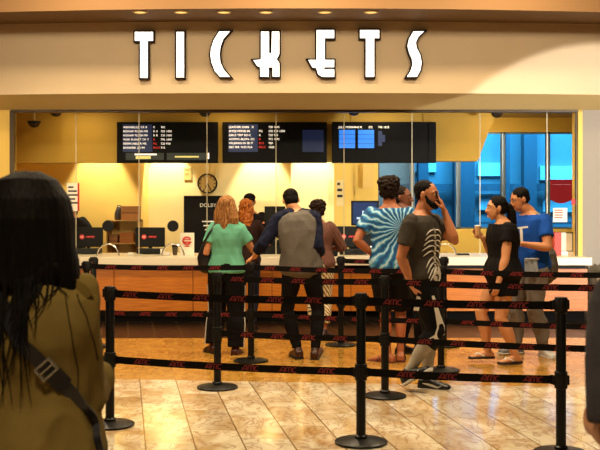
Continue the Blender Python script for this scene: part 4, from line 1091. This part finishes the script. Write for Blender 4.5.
f5.set_arm('L', f5.pt(304, 250, .28), (-1, -.5, -.4)); f5.set_arm('R', f5.pt(329, 250, .24), (1, -.6, -.5))
f5.set_leg('L', f5.pt(314, 330, .03)); f5.set_leg('R', f5.pt(324, 332, -.05), foot=(.6, .8))
f5.body((150, 92, 60), .0075)
f5.shirt(plaid('camo_print', (96, 56, 44), (146, 96, 76), (58, 34, 30), 9), .018, 1.2, -.12, loose=.03, flare=.01)
f5.pants(plaid('pale_plaid', (226, 206, 168), (200, 176, 130), (96, 78, 52), 12), 1.72, .022)
for q in 'LR': f5.shoe(q, mat('shoe_plum', (50, 26, 30), .5), M_sole)
f5.hair(H_curl, [(0, -.02, .03, .098, .112, .1), (0, -.05, -.02, .09, .07, .08), (.05, -.03, .05, .06, .07, .06), (-.05, -.04, .04, .06, .07, .06)], amp=.02, f=38)

# 6 tie-dye man ------------------------------------------------
def tiedye():
    m = mat('tie_dye', (70, 150, 200), .85); nt = m.node_tree; b = nt.nodes['Principled BSDF']; L = nt.links.new; N = nt.nodes.new
    tc = N('ShaderNodeTexCoord'); mp = N('ShaderNodeMapping'); mp.inputs['Location'].default_value = (-.09, 0, -1.36); L(tc.outputs['Object'], mp.inputs[0])
    sp = N('ShaderNodeSeparateXYZ'); L(mp.outputs[0], sp.inputs[0])
    at2 = N('ShaderNodeMath'); at2.operation = 'ARCTAN2'; L(sp.outputs[2], at2.inputs[0]); L(sp.outputs[0], at2.inputs[1])
    ln = N('ShaderNodeVectorMath'); ln.operation = 'LENGTH'; L(mp.outputs[0], ln.inputs[0])
    ns = N('ShaderNodeTexNoise'); ns.inputs['Scale'].default_value = 11; ns.inputs['Detail'].default_value = 3; L(tc.outputs['Object'], ns.inputs['Vector'])
    def mth(op, a, b_):
        x = N('ShaderNodeMath'); x.operation = op
        for i, q in enumerate((a, b_)):
            if isinstance(q, (int, float)): x.inputs[i].default_value = q
            else: L(q, x.inputs[i])
        return x.outputs[0]
    v = mth('ADD', mth('MULTIPLY', at2.outputs[0], 25.0), mth('ADD', mth('MULTIPLY', ns.outputs['Fac'], 7.0), mth('MULTIPLY', ln.outputs['Value'], 9.0)))
    s1 = mth('ADD', mth('MULTIPLY', mth('SINE', v, 0), .5), .5)
    cr = N('ShaderNodeValToRGB'); e = cr.color_ramp.elements; e[0].position = .12; e[0].color = lin((20, 74, 124)); e[1].position = .97; e[1].color = lin((176, 210, 226))
    q = e.new(.5); q.color = lin((36, 122, 184)); q = e.new(.8); q.color = lin((84, 160, 204))
    L(s1, cr.inputs[0]); L(cr.outputs[0], b.inputs['Base Color']); return m
m6 = Fig('man with curly dark hair in a blue tie-dye shirt, hand on hip', 391, 99.5, 1.84, (.12, 1), tfwd=(.2, 1), girth=1.0, neck=V((-.01, .01, 1.575)), head=V((-.015, .03, 1.73)))
m6.set_arm('L', m6.pt(376, 257, .04), (-1, -.55, -.1), hand=(.5, .6, -.5)); m6.set_arm('R', m6.pt(405, 258, .26), (.3, -1, -.3))
m6.set_leg('L', m6.pt(388, 355, 0), foot=(-.8, .55)); m6.set_leg('R', m6.pt(401, 354, .05), foot=(.1, 1))
m6.body((178, 104, 66), .0065)
m6.shirt(tiedye(), .02, .64, -.13, loose=.045, flare=.016, sinf=.014, wr=.012)
m6.pants(fabric('shorts_black', (20, 17, 18)), .98, .026, 'shorts', flare=.02)
M_sand = mat('sandal_red', (92, 34, 22), .5)
for q in 'LR':
    e = Sh(); m6.foot_shape(e, q, .008, sole=True); o = obj('sandal', e, M_sand, m6.root, smooth=True)
    a, f_, u, r_ = m6.foot_dirs(q); e = Sh(); e.tube([a + f_ * .09 - u * .055 + r_ * .052, a + f_ * .085 - u * .018 + r_ * .03, a + f_ * .085 - u * .012, a + f_ * .085 - u * .018 - r_ * .03, a + f_ * .09 - u * .055 - r_ * .052], [(.022, .005)] * 5, 8, flat=(0, 0, 1)); obj('strap', e, M_sand, o, smooth='all')
m6.hair(H_curl, [(0, -.02, .04, .096, .112, .1), (0, -.055, -.01, .088, .062, .08), (.045, -.02, .08, .06, .075, .055), (-.045, -.04, .075, .06, .075, .055)], amp=.022, f=40)

# 7 visitor behind the tie-dye shirt ------------------------------------------------
f7 = Fig('person with short dark hair in a pale blue shirt, half behind the tie-dye shirt', 410, 95, 1.76, (.7, .7), neck=V((-.05, .0, 1.505)), head=V((-.075, .03, 1.66)), hfwd=(.85, -.25))
f7.set_arm('L', V((.1, .3, 1.0)), (-.5, -.5, -.5)); f7.set_arm('R', V((.25, -.0, .95)), (.4, -.8, -.5))
f7.set_leg('L', V((-.08, .08, .075))); f7.set_leg('R', V((.08, -.05, .075)))
f7.body((132, 78, 52), .008); f7.shirt(fabric('pale_blue', (176, 206, 222)), .02, .6, -.1, loose=.03, flare=.02); f7.pants(fabric('trousers_black', (18, 16, 18)), 1.93)
for q in 'LR': f7.shoe(q, M_shoek, M_solek)
f7.hair(H_curl, SHORT, amp=.008, f=60)

# 8 phone caller ------------------------------------------------
m8 = Fig('bearded man in a dark skeleton print shirt talking on a phone', 422.5, 116, 1.785, (.97, -.25), tfwd=(.78, -.62), hfwd=(.9, -.42), girth=1.05, head_pitch=-.06, pelvis=V((.0, 0, .945)), neck=V((.0, 0, 1.520)), head=V((.038, -.02, 1.672)))
m8.set_arm('R', m8.pt(411, 285, -.15), (-1, -.1, 0), palm=(1, .3, 0), curl=.9)
m8.set_arm('L', m8.pt(443.5, 211, -.04), (.42, -.5, -.65), hand=(-.35, -.1, 1), palm=(-1, .2, 0), curl=.9)
m8.set_leg('R', m8.pt(406, 371, -.10), (1, -.1, 0), foot=(.72, -.5), pitch=-.55)
m8.set_leg('L', m8.pt(427, 381, .03), (1, -.2, 0), foot=(.95, -.3))
m8.body((192, 122, 80), .006, jaw=1.08)
M_tee = fabric('washed_charcoal', (66, 60, 54), .9, .25, 30)
t8 = m8.shirt(M_tee, .015, .66, -.12, loose=.03, flare=.014, sinf=.012, wr=.011, minw=.145)
# skeleton rib print laid on the shirt front
dg = bpy.context.evaluated_depsgraph_get(); bv8 = BVHTree.FromObject(t8, dg)
e = Sh(); M_print = mat('print_white', (214, 206, 194), .8)
to = V((.55, -.83, 0)).normalized()      # direction the print faces
tx = V((.83, .55, 0)).normalized()
def onshirt(u, z):
    o0 = V((0, 0, z)) + tx * u + to * 1.0
    h = bv8.ray_cast(o0, -to); return (h[0] + to * .004) if h[0] else None
def rib(pts, w):
    P = [onshirt(*q) for q in pts]; P = [q for q in P if q]
    if len(P) > 2: e.tube(P, [max(.0025, w * math.sin(PI * (i + .7) / (len(P) + .4))) for i in range(len(P))], 6)
for i in range(9):
    z = 1.37 - i * .045; L = .115 - abs(i - 3) * .009
    for sg in (-1, 1): rib([(.005 + sg * (.014 + L * t), z - .07 * t * t + .03 * t - (.05 * t if i > 4 else 0)) for t in (0, .25, .5, .75, 1)], .0068)
for i in range(9): rib([(-.011, 1.38 - i * .05), (.005, 1.375 - i * .05), (.005, 1.35 - i * .05), (.021, 1.345 - i * .05)], .009)
rib([(.02, .93), (-.02, .96), (-.025, 1.0), (.0, 1.04), (.03, 1.0)], .014); rib([(.04, .93), (.08, .96), (.085, 1.0), (.06, 1.04), (.03, 1.0)], .014)
obj('skeleton_print', e, M_print, t8, smooth='all')
p8 = m8.pants(fabric('athletic_black', (18, 16, 18)), 1.30, .024, 'shorts', flare=.008)
bvp = BVHTree.FromObject(p8, bpy.context.evaluated_depsgraph_get())
h, kn, a, fd, pi = m8.leg['R']
e = Sh(); ctr = [lerp(h, kn, .25), lerp(h, kn, .6), lerp(h, kn, .88), lerp(kn, a, .05), lerp(kn, a, .18), lerp(kn, a, .28)]
offs = (.055, .05, .045, .03, -.005, -.03); rings = []
for c, of, wd in zip(ctr, offs, (.012, .022, .034, .044, .048, .04)):
    ps = []
    for u in (-1, 1):
        q = c + V((of + u * wd, 0, 0)); hh = bvp.ray_cast(V((q.x, -1.2, q.z)), V((0, 1, 0)))
        ps.append((hh[0] if hh[0] else q + V((0, -.07, 0))) + V((0, -.006, 0)))
    rings.append([ps[0], ps[1], ps[1] + V((0, .004, 0)), ps[0] + V((0, .004, 0))])
e.rings(rings); obj('side_panel', e, mat('panel_white', (222, 214, 200), .7), p8, smooth=True)
M_sock = fabric('sock_grey', (168, 156, 138), .9, .12, 40)
for q in 'LR':
    e = Sh(); m8.leg_shape(e, q, 1.22, 2.0, .007); fuse('sock', e, M_sock, m8.root, .006, 2)
M_swoosh = mat('swoosh_white', (232, 228, 220), .5)
for q in 'LR':
    sho = m8.shoe(q, M_shoek, M_sole, .012, 'sneaker')
    a, f_, u, r_ = m8.foot_dirs(q); bvs = BVHTree.FromObject(sho, bpy.context.evaluated_depsgraph_get())
    sd = r_ if r_.y < 0 else -r_
    e = Sh(); up_pts = []; lo_pts = []
    for t in range(13):
        t /= 12; x = .14 - .17 * t; zl = -.050 + (.05 * t ** 1.6) if True else 0
        zl = -.055 + .045 * max(0, t - .15) ** 1.3; zu = zl + .020 * math.sin(PI * min(1, (1 - t) * 1.02)) ** .8 + .001
        if t < .2: zl += (.2 - t) * .12; zu = zl + .010 * (t / .2) + .003
        for L_, z in ((lo_pts, zl), (up_pts, zu)):
            o0 = a + f_ * x + u * z + sd * .3; hh = bvs.ray_cast(o0, -sd)
            L_.append((hh[0] + sd * .003) if hh[0] else None)
    vs = []
    for l_, u_ in zip(lo_pts, up_pts):
        if l_ and u_: vs += [l_, u_]
    e.add(vs, [(2 * i, 2 * i + 1, 2 * i + 3, 2 * i + 2) for i in range(len(vs) // 2 - 1)]); obj('swoosh', e, M_swoosh, sho)
    e = Sh()
    for i in range(4): e.tube([a + f_ * (.05 + i * .022) - u * (.002 + i * .007) + r_ * .022, a + f_ * (.052 + i * .022) + u * (.006 - i * .007), a + f_ * (.05 + i * .022) - u * (.002 + i * .007) - r_ * .022], [.004] * 3, 6)
    obj('lace', e, M_swoosh, sho, smooth='all')
m8.hair(H_black, [(0, -.028, .042, .081, .094, .083), (0, -.055, .004, .076, .055, .06)])
e = Sh(); e.tube([m8.hp(.066, .012, -.015), m8.hp(.062, .028, -.05), m8.hp(.048, .062, -.082), m8.hp(0, .084, -.096), m8.hp(-.048, .062, -.082), m8.hp(-.062, .028, -.05), m8.hp(-.066, .012, -.015)], [(.010, .012), (.020, .016), (.026, .018), (.027, .020), (.026, .018), (.020, .016), (.010, .012)], 12)
e.tube([m8.hp(-.03, .086, -.052), m8.hp(0, .096, -.049), m8.hp(.03, .086, -.052)], [.007, .008, .007], 8)
fuse('beard', e, H_black, m8.root, .005, 1)
ph = thing('mobile_phone', m8.root.location, 'dark mobile phone held to the ear of the bearded caller', 'phone')
W8 = m8.arm['L'][2]; c8 = W8 + V((-.055, -.012, .095)); e = Sh(); Rp = Matrix.Rotation(-.35, 3, 'Y'); e.box(c8, (.011, .07, .14), Rp, bev=.004); obj('body', e, M_black, ph)
e = Sh(); e.box(c8 + Rp @ V((-.0065, 0, 0)), (.001, .062, .125), Rp); obj('screen', e, mat('phone_screen', (14, 16, 24), .1), ph)
W8 = m8.arm['R'][2]; tk = thing('paper_slip', m8.root.location, 'white paper slip in the lowered hand of the phone caller', 'paper')
e = Sh(); e.box(W8 + V((.035, -.045, -.14)), (.045, .004, .12), Matrix.Rotation(.25, 3, 'Y')); obj('sheet', e, M_paper, tk)
e = Sh()
for i in range(4): e.box(W8 + V((.035, -.0475, -.14)) + Matrix.Rotation(.25, 3, 'Y') @ V((0, 0, .035 - i * .02)), (.03, .001, .004), Matrix.Rotation(.25, 3, 'Y'))
obj('print', e, M_ink, tk)

# 9 woman in black ------------------------------------------------
w9 = Fig('woman with a dark ponytail in a short black dress and flip flops', 503, 100, 1.68, (-.97, -.12), female=True, tfwd=(-.95, -.1), hfwd=(-1, -.06), girth=1.26, neck=V((.0, 0, 1.415)), head=V((-.068, .0, 1.552)), head_pitch=-.02)
w9.set_arm('L', w9.pt(494, 283, -.2), (1, -.4, 0)); w9.set_arm('R', w9.pt(485, 238, .12), (-.1, .4, -1), hand=(-.7, 0, .6))
w9.set_leg('L', w9.pt(514, 354.5, -.07), foot=(-.9, -.3)); w9.set_leg('R', w9.pt(489, 352, .08), foot=(-1, -.1))
w9.body((214, 150, 104), .006)
sh_ = Sh(); sh_.rings([w9.tring(sh_, t, .016 + (.022 if t < .3 else .008), minw=.145) for t in (-.40, -.3, -.2, -.1, -.03, .06, .18, .32, .46, .62, .76, .86, .92, .95)])
for q in 'LR': w9.arm_shape(sh_, q, -.05, .42, .014, .012, cap=False)
dr = fuse('dress', sh_, fabric('dress_black', (17, 14, 15), .8), w9.root, .0085, 4, wrinkle(.010, 9, 3))
for q in 'LR':
    e = Sh(); w9.foot_shape(e, q, .008, sole=True); o = obj('flip_flop', e, M_solek, w9.root, smooth=True)
    a, f_, u, r_ = w9.foot_dirs(q); e = Sh()
    for sg in (-1, 1): e.tube([a + f_ * .135 - u * .040, a + f_ * .10 - u * .018 + r_ * sg * .018, a + f_ * .05 - u * .045 + r_ * sg * .042], [.007] * 3, 8)
    obj('thong_strap', e, M_sneak, o, smooth='all')
w9.hair(H_black, [(0, -.024, .036, .086, .098, .092), (0, -.055, -.005, .081, .062, .07)], tubes=[([(0, -.09, .02), (0, -.135, .01), (0, -.16, -.06), (0, -.165, -.16), (.0, -.155, -.25), (0, -.14, -.32)], [.038, .04, .05, .05, .038, .012])], amp=.004, f=70)
e = Sh(); e.tube([w9.hp(.0, -.105, .015), w9.hp(0, -.125, .012)], [.030, .030], 12); obj('hair_tie', e, M_solek, w9.root, smooth=True)
cp = thing('drink_cup', w9.root.location, 'small pale cup held up by the woman in the black dress', 'cup')
W9 = w9.arm['R'][2]; e = Sh(); c9 = W9 + V((-.06, -.045, .03)); e.lathe(c9, [(.024, 0), (.031, .085)], 18); obj('cup', e, mat('cup_pale', (206, 160, 110), .5), cp, smooth=True)
e = Sh(); e.lathe(c9, [(.033, .084), (.033, .092), (.02, .097)], 18); obj('lid', e, M_white, cp, smooth=True)

# 10 man in blue ------------------------------------------------
m10 = Fig('man in a blue shirt with white T mark and grey sweatpants', 531, 95, 1.755, (-.9, -.35), tfwd=(-.72, -.65), hfwd=(-.96, -.2), head_pitch=-.28, girth=1.06, neck=V((-.02, .0, 1.500)), head=V((-.125, -.02, 1.638)), pelvis=V((.02, 0, .93)))
m10.set_arm('L', m10.pt(517, 243, -.27), (1, -.3, -.9), hand=(-1, 0, .1), palm=(0, 0, -1)); m10.set_arm('R', m10.pt(507, 240, -.1), (-.1, .8, -1), hand=(-1, -.1, .2))
m10.set_leg('L', m10.pt(543, 348, -.08), foot=(.25, -.95)); m10.set_leg('R', m10.pt(518, 347, .08), foot=(-.9, -.3))
m10.body((206, 136, 90), .006)
t10 = m10.shirt(fabric('royal_blue', (24, 76, 168), .85, .1, 10), .022, .60, -.09, loose=.03, flare=.012, sinf=.013, wr=.008, minw=.142)
bv10 = BVHTree.FromObject(t10, bpy.context.evaluated_depsgraph_get())
e = Sh(); 
def bar10(pa, pb, w):
    rings = []
    for i in range(9):
        t = i / 8; px, py = lerp(pa[0], pb[0], t), lerp(pa[1], pb[1], t); dx, dy = pb[0] - pa[0], pb[1] - pa[1]; L = math.hypot(dx, dy); nx, ny = -dy / L * w, dx / L * w
        ps = []
        for sg in (-1, 1):
            q = m10.pt(px + nx * sg, py + ny * sg); hh = bv10.ray_cast(V((q.x, -1.2, q.z)), V((0, 1, 0)))
            if hh[0]: ps.append(hh[0] + V((0, -.004, 0)))
        if len(ps) == 2: rings.append([ps[0], ps[1], ps[1] + V((0, .003, 0)), ps[0] + V((0, .003, 0))])
    if len(rings) > 1: e.rings(rings)
bar10((513.5, 228.5), (524.5, 226.5), .9); bar10((519, 228), (520, 246), 1.0)
obj('letter_mark', e, M_sneak, t10)
m10.pants(fabric('sweat_grey', (128, 122, 116), .9, .15, 12), 1.9, .026, 'sweatpants', flare=.0, wr=.02, waist=.03)
for q in 'LR': m10.shoe(q, M_sneak if q == 'L' else mat('sneaker_grey', (120, 116, 120), .5), M_sole)
m10.hair(H_black, SHORT2)
e = Sh(); 
cl = thing('folded_cloth', m10.root.location, 'pale grey folded cloth hanging below the hem of the blue shirt', 'cloth')
e = Sh()
cols = []
for i in range(11):
    u = i / 10; x = 519.5 + 14 * u; off = -.24 + .012 * math.sin(u * 14) + .03 * u
    cols.append([m10.pt(x, 257.5 + 1.2 * math.sin(u * 5), off), m10.pt(x + .4, 273 + math.sin(u * 9) * .8, off - .01), m10.pt(x + .4, 273 + math.sin(u * 9) * .8, off + .012), m10.pt(x, 257.5 + 1.2 * math.sin(u * 5), off + .014)])
e.rings(cols); obj('fold', e, fabric('cloth_pale', (176, 186, 200)), cl, smooth=True)
e = Sh(); e.tube([m10.pt(520, 257.5, -.255), m10.pt(533.5, 257.8, -.225)], [.008, .008], 8); obj('hem', e, fabric('cloth_hem', (200, 206, 214)), cl, smooth=True)
bp = thing('backpack', m10.root.location, 'grey drawstring backpack on the back of the man in blue', 'bag')
M_bp = fabric('bag_grey', (96, 92, 86), .8, .3, 16)
e = Sh(); c = m10.pt(549.5, 264, .06)
e.tube([c + V((-.02, 0, .17)), c + V((.0, 0, .1)), c + V((.01, 0, -.02)), c + V((.005, 0, -.14)), c + V((-.01, 0, -.17))], [(.05, .06), (.085, .12), (.095, .15), (.085, .14), (.05, .10)], 18, flat=(.3, .95, 0)); 
fuse('sack', e, M_bp, bp, .008, 3, wrinkle(.012, 14, 2))
e = Sh(); e.tube([c + V((-.02, -.09, .15)), m10.pt(541, 226, -.12), m10.pt(536, 214, -.12), m10.pt(532, 211.5, -.03)], [(.012, .005)] * 4, 8, flat=(0, 1, 0)); obj('strap', e, mat('strap_tan', (168, 150, 110), .7), bp, smooth='all')
e = Sh(); e.tube([c + V((-.06, -.12, -.13)), c + V((-.02, -.15, .02)), c + V((-.02, -.1, .16))], [.008] * 3, 8); obj('cord', e, M_sneak, bp, smooth='all')

# 11 ginger haired customer ------------------------------------------------
f11 = Fig('customer with long ginger hair behind the mint shirt woman', 246, 80, 1.655, (.15, 1), female=True)
f11.set_arm('L', f11.pt(238, 246, .3), (-1, -.3, -.6)); f11.set_arm('R', f11.pt(256, 236, .26), (.8, -.5, -.8), hand=(.1, .3, .9))
f11.set_leg('L', V((-.08, 0, .07))); f11.set_leg('R', V((.08, .04, .07)))
f11.body((196, 112, 66), .0075); f11.shirt(fabric('dark_brown_top', (40, 22, 18)), .018, .8, -.1, loose=.02); f11.pants(fabric('jeans_dark', (30, 32, 44)), 1.93)
for q in 'LR': f11.shoe(q, M_shoek, M_solek)
f11.hair(H_ginger, [(0, -.02, .03, .094, .105, .096), (0, -.05, -.02, .094, .066, .09)], tubes=[([(0, -.05, .03), (.01, -.07, -.08), (.02, -.09, -.18), (.03, -.1, -.27), (.035, -.1, -.33)], [(.098, .06), (.1, .05), (.085, .04), (.06, .03), (.02, .012)])], amp=.01, f=35)

# 12 booth clerk with cap ------------------------------------------------
f12 = Fig('booth clerk in a black shirt and dark cap facing the customers', 250, 67.5, 1.74, (-.1, -1), girth=1.1, head_pitch=-.15)
f12.set_arm('L', f12.pt(259, 234, -.24), (1, .2, -.6), hand=(-.9, -.3, .1), palm=(0, 0, -1)); f12.set_arm('R', f12.pt(240, 240, -.3), (-1, 0, -.8))
f12.set_leg('L', V((.1, 0, .075))); f12.set_leg('R', V((-.1, 0, .075)))
f12.body((196, 124, 74), .008); t12 = f12.shirt(fabric('clerk_black', (20, 17, 17)), .018, .6, -.1, loose=.02, flare=.015); f12.pants(fabric('trousers_black', (18, 16, 18)), 1.93)
for q in 'LR': f12.shoe(q, M_shoek, M_solek)
f12.hair(H_dark, [(0, -.02, .025, .082, .099, .085), (0, -.05, -.02, .075, .06, .065)])
e = Sh(); e.ell(f12.hp(0, -.012, .058), (.09 * f12.k, .106 * f12.k, .07 * f12.k), (f12.hr, f12.hf, f12.hu)); e.tube([f12.hp(-.06, .085, .052), f12.hp(0, .135, .046), f12.hp(.06, .085, .052)], [(.03, .008), (.04, .008), (.03, .008)], 10, flat=f12.hu)
fuse('cap', e, fabric('cap_black', (22, 20, 22)), f12.root, .006, 2)
e = Sh(); e.box(f12.pt(264.5, 222.5, -.155), (.045, .008, .03), bev=.003); obj('name_badge', e, mat('badge_red', (206, 120, 90), .5), f12.root)

# 13 booth clerk at far left ------------------------------------------------
f13 = Fig('booth clerk in black half hidden behind the long hair and left terminal', 73, 66.3, 1.66, (.3, -1), female=True)
f13.set_arm('L', V((.16, -.28, 1.05)), (1, .3, -.6)); f13.set_arm('R', V((-.16, -.26, 1.05)), (-1, .3, -.6))
f13.set_leg('L', V((.08, 0, .07))); f13.set_leg('R', V((-.08, 0, .07)))
f13.body((196, 134, 90), .008); f13.shirt(fabric('clerk_black', (20, 17, 17)), .018, .6, -.1, loose=.02, flare=.015); f13.pants(fabric('trousers_black', (18, 16, 18)), 1.93)
for q in 'LR': f13.shoe(q, M_shoek, M_solek)
f13.hair(H_dark, [(0, -.022, .03, .086, .103, .092), (0, -.05, -.02, .08, .066, .08)], tubes=[([(0, -.07, 0), (0, -.08, -.1), (0, -.09, -.2)], [(.085, .05), (.08, .04), (.05, .02)])])

# ------------------------------------------------------------------ light
def area(name, loc, rot, e, size, col, sy=None):
    l = bpy.data.lights.new(name, 'AREA'); l.energy = e; l.color = col; l.size = size
    if sy: l.shape = 'RECTANGLE'; l.size_y = sy
    o = bpy.data.objects.new(name, l); o.location = loc; o.rotation_euler = rot; COL.objects.link(o); return o
def spot(name, loc, tgt, e, ang, blend, col, r=0.05):
    l = bpy.data.lights.new(name, 'SPOT'); l.energy = e; l.color = col; l.spot_size = math.radians(ang); l.spot_blend = blend; l.shadow_soft_size = r
    o = bpy.data.objects.new(name, l); o.location = loc; COL.objects.link(o)
    o.rotation_euler = (V(tgt) - V(loc)).to_track_quat('-Z', 'Y').to_euler(); return o
W = bpy.data.worlds.new('world'); SC.world = W; W.use_nodes = True
W.node_tree.nodes['Background'].inputs[0].default_value = (1.0, 0.72, 0.42, 1)
W.node_tree.nodes['Background'].inputs[1].default_value = 0.045
WARM = (1.0, 0.78, 0.49)
# booth: downlights that wash the back wall, ceiling panels
for px, Yw in ((100, 16.0), (168, 17.0), (262, 17.0), (312, 16.6)):
    spot('booth_downlight', (X(px, Yw), Yw - 0.27, 2.98), (X(px, Yw), Yw - 0.10, 0.8), 330, 60, 0.4, (1.0, 0.90, 0.68), 0.04)
for x in (-3.2, -1.0, 1.2, 3.0):
    area('booth_ceiling_light', (x, 14.4, 3.02), (0, 0, 0), 11, 0.5, (1, 0.76, 0.40))
    area('booth_back_light', (x, 15.95, 2.98), (0, 0, 0), 9, 0.4, (1, 0.8, 0.46))
area('sill_fill_light', (3.0, 15.6, 2.9), (math.radians(30), 0, 0), 55, 0.8, (1, 0.8, 0.46))  # unseen fill added to brighten the wall below the windows
# hall: warm ceiling lamps over the queue and a wash along the sign wall
for x in (-2.6, 0.0, 2.6):
    area('hall_ceiling_light', (x, 8.0, 4.9), (0, 0, 0), 128, 0.6, WARM)
    area('counter_downlight', (x, 10.9, 4.95), (0, 0, 0), 105, 0.4, WARM)
for x in (-3.0, 0.0, 3.0):
    w = area('sign_wash', (x * 1.1, 6.2, 4.95), (math.radians(79), 0, 0), 15.5, 1.2, (1, 0.84, 0.60), 0.4); w.data.spread = math.radians(56)
area('jacket_fill_light', (-0.6, 1.0, 4.7), (0, 0, 0), 130, 0.6, WARM)  # unseen overhead fill added to lift the dark foreground jacket
# daylight from the entrance on the right, its edge shaped by the spot cone alone
spot('entrance_daylight', (6.4, 6.0, 1.6), (4.22, 13.1, 1.15), 2900, 38.5, 0.05, (1.0, 0.97, 0.92), 0.05)
spot('left_daylight', (-6.0, 6.0, 1.6), (-3.5, 13.1, 0.65), 500, 38, 0.08, (1.0, 0.82, 0.52), 0.1)
# bluish day in the hall beyond the booth windows
area('far_daylight', (4.2, 19.0, 5.4), (math.radians(40), 0, 0), 2600, 4.0, (0.85, 0.97, 1.0))
SC.view_settings.view_transform = 'Standard'; SC.view_settings.look = 'None'; SC.view_settings.gamma = 1
SC.view_settings.use_curve_mapping = False
SC.view_settings.exposure = 0.0
